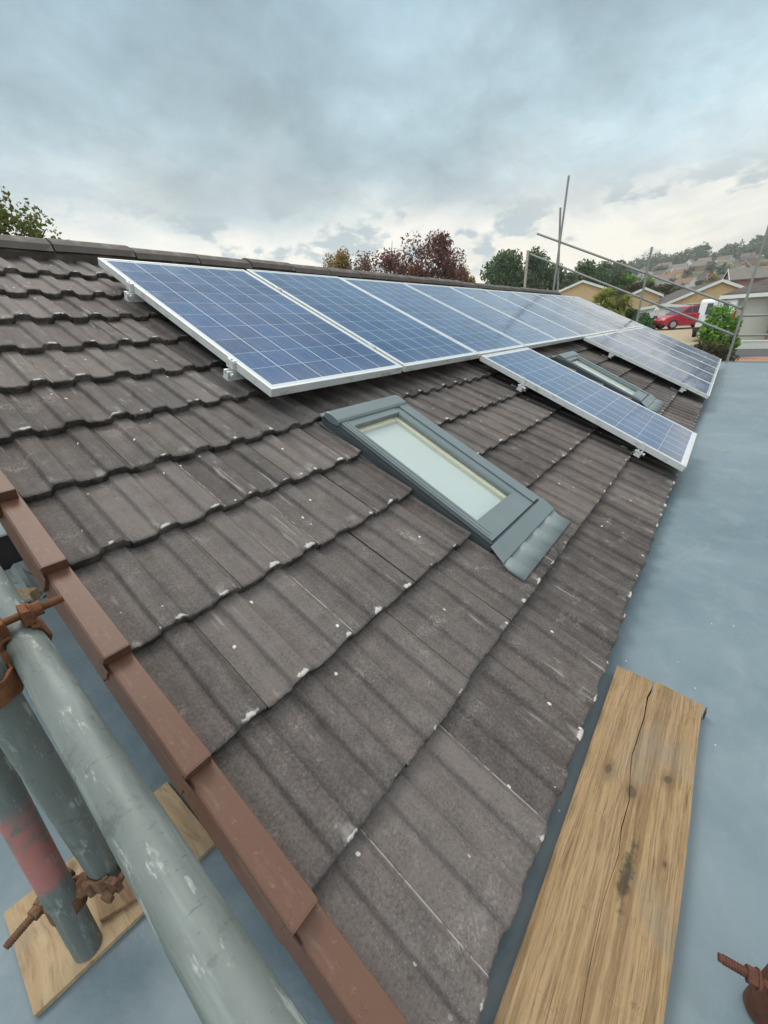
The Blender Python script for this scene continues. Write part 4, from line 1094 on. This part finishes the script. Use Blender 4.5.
hz=bpy.data.materials.new('haze'); hz.use_nodes=True; hn=hz.node_tree
for n_ in list(hn.nodes): hn.nodes.remove(n_)
pv=hn.nodes.new('ShaderNodeVolumePrincipled'); pv.inputs['Color'].default_value=(.86,.90,.93,1); pv.inputs['Density'].default_value=.00050
om=hn.nodes.new('ShaderNodeOutputMaterial'); hn.links.new(pv.outputs[0],om.inputs['Volume'])
mb=MB(); mb.box(-120,655,-250,430,-1.5,85); hb_=mb.build('haze',hz); struct(hb_,'stuff'); hb_['label']='pale haze over the street and the far hillside'

# ------------------------------------------------------------------ sky, sun, camera
w=bpy.data.worlds.new('World'); scene.world=w; w.use_nodes=True; nt=w.node_tree
for n_ in list(nt.nodes): nt.nodes.remove(n_)
class WT(NT):
    def __init__(s): s.t=nt
t=WT()
SUN_EL,SUN_AZ=R(58),R(62)      # azimuth of the sun measured from +x toward +y
sky=t.n('ShaderNodeTexSky',{'sky_type':'NISHITA','sun_disc':False,'sun_elevation':SUN_EL,'sun_rotation':R(90)-SUN_AZ})
b1=t.n('ShaderNodeBackground',Color=sky.outputs[0],Strength=.08)
tc=t.n('ShaderNodeTexCoord'); D=tc.outputs['Generated']
sp=t.n('ShaderNodeSeparateXYZ',Vector=D); z=sp.outputs[2]
zc=t.math('MAXIMUM',z,0.)
den=t.math('ADD',zc,.30)
pl=t.n('ShaderNodeCombineXYZ',X=t.math('DIVIDE',sp.outputs[0],den),Y=t.math('DIVIDE',sp.outputs[1],den))
n1=t.noise(pl.outputs[0],1.0,7,.56,.3); n2=t.noise(pl.outputs[0],3.4,8,.60,.25)
mp=t.n('ShaderNodeMapping',Vector=D); mp.inputs['Scale'].default_value=(1,1,2.2); mp.inputs['Location'].default_value=(3.3,2.2,.55)
n3=t.noise(mp.outputs[0],5.2,8,.58,.25); n4=t.noise(mp.outputs[0],2.2,4,.5)
zz=t.math('ADD',zc,t.math('MULTIPLY',t.math('SUBTRACT',n3,.5),.16))
zz=t.math('ADD',zz,t.math('MULTIPLY',t.math('SUBTRACT',n4,.5),.10))
cr=t.n('ShaderNodeValToRGB',Fac=zz); el=cr.color_ramp.elements
stops=[(0.,(.95,.87,.71)),(.10,(1.10,1.04,.89)),(.175,(1.06,1.03,.93)),(.235,(.66,.765,.79)),(.32,(.47,.615,.675)),(.46,(.345,.48,.55)),(.62,(.60,.69,.74)),(.85,(1.42,1.42,1.38)),(1.,(1.6,1.58,1.52))]
el[0].position=stops[0][0]; el[0].color=(*stops[0][1],1); el[1].position=1.; el[1].color=(*stops[-1][1],1)
for p,c in stops[1:-1]: e=el.new(p); e.color=(*c,1)
c=cr.outputs[0]
# blue grey puffs low in the bright band
n5=t.noise(mp.outputs[0],7.5,7,.56,.15)
puff=t.math('MULTIPLY',t.ramp(n5,.52,.60),t.ramp(z,.25,.18)); puff=t.math('MULTIPLY',puff,t.ramp(z,.08,.12))
c=t.mix(t.math('MULTIPLY',puff,.85),c,(.47,.57,.615))
n6=t.noise(mp.outputs[0],3.6,7,.55,.3)
c=t.mix(t.math('MULTIPLY',t.math('MULTIPLY',t.ramp(n6,.46,.66),t.ramp(z,.28,.18)),.6),c,(.60,.65,.65))
dk=t.ramp(n1,.30,.68,.70,1.26); dk2=t.ramp(n2,.3,.7,.86,1.14)
hi=t.math('MULTIPLY',t.ramp(z,.14,.30),t.ramp(z,.44,.60,1.,.22))
md=t.math('ADD',t.math('MULTIPLY',t.math('SUBTRACT',t.math('MULTIPLY',dk,dk2),1.),hi),1.)
md=t.math('MULTIPLY',md,t.ramp(sp.outputs[0],.15,-.75,1.,1.75))  # added brightness in the unseen sky behind the camera, fills faces turned that way
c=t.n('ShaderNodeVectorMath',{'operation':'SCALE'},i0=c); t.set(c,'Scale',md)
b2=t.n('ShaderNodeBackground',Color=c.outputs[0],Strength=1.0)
mx=t.n('ShaderNodeMixShader',Fac=.93)
nt.links.new(b1.outputs[0],mx.inputs[1]); nt.links.new(b2.outputs[0],mx.inputs[2])
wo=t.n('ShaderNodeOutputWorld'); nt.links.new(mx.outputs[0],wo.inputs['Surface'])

sl=bpy.data.lights.new('sun','SUN'); sl.energy=1.5; sl.angle=R(22); sl.color=(1.,.93,.84)
so=bpy.data.objects.new('sun',sl); COL.objects.link(so)
sd=Vector((math.cos(SUN_EL)*math.cos(SUN_AZ),math.cos(SUN_EL)*math.sin(SUN_AZ),math.sin(SUN_EL)))
so.rotation_euler=sd.to_track_quat('Z','Y').to_euler(); so.location=(0,0,30)

cam=bpy.data.cameras.new('camera'); co_=bpy.data.objects.new('camera',cam); COL.objects.link(co_)
F_,th,ps,ro=395.4163,R(24.83930887),R(39.88119041),R(-3.03925193)
fw=Vector((math.cos(th)*math.cos(ps),math.cos(th)*math.sin(ps),-math.sin(th)))
r0=Vector((math.sin(ps),-math.cos(ps),0)); u0=r0.cross(fw)
rr=r0*math.cos(ro)+u0*math.sin(ro); uu=-r0*math.sin(ro)+u0*math.cos(ro); bk=-fw
co_.matrix_world=Matrix(((rr.x,uu.x,bk.x,0),(rr.y,uu.y,bk.y,0),(rr.z,uu.z,bk.z,CZ),(0,0,0,1)))
cam.sensor_fit='VERTICAL'; cam.sensor_height=36; cam.sensor_width=27; cam.lens=F_/1024*36
cam.clip_start=.01; cam.clip_end=5000
scene.camera=co_
scene.view_settings.view_transform='Standard'; scene.view_settings.look='None'; scene.view_settings.exposure=.10; scene.view_settings.gamma=1
scene.view_settings.use_curve_mapping=False
scene.cycles.max_bounces=8; scene.cycles.transparent_max_bounces=16
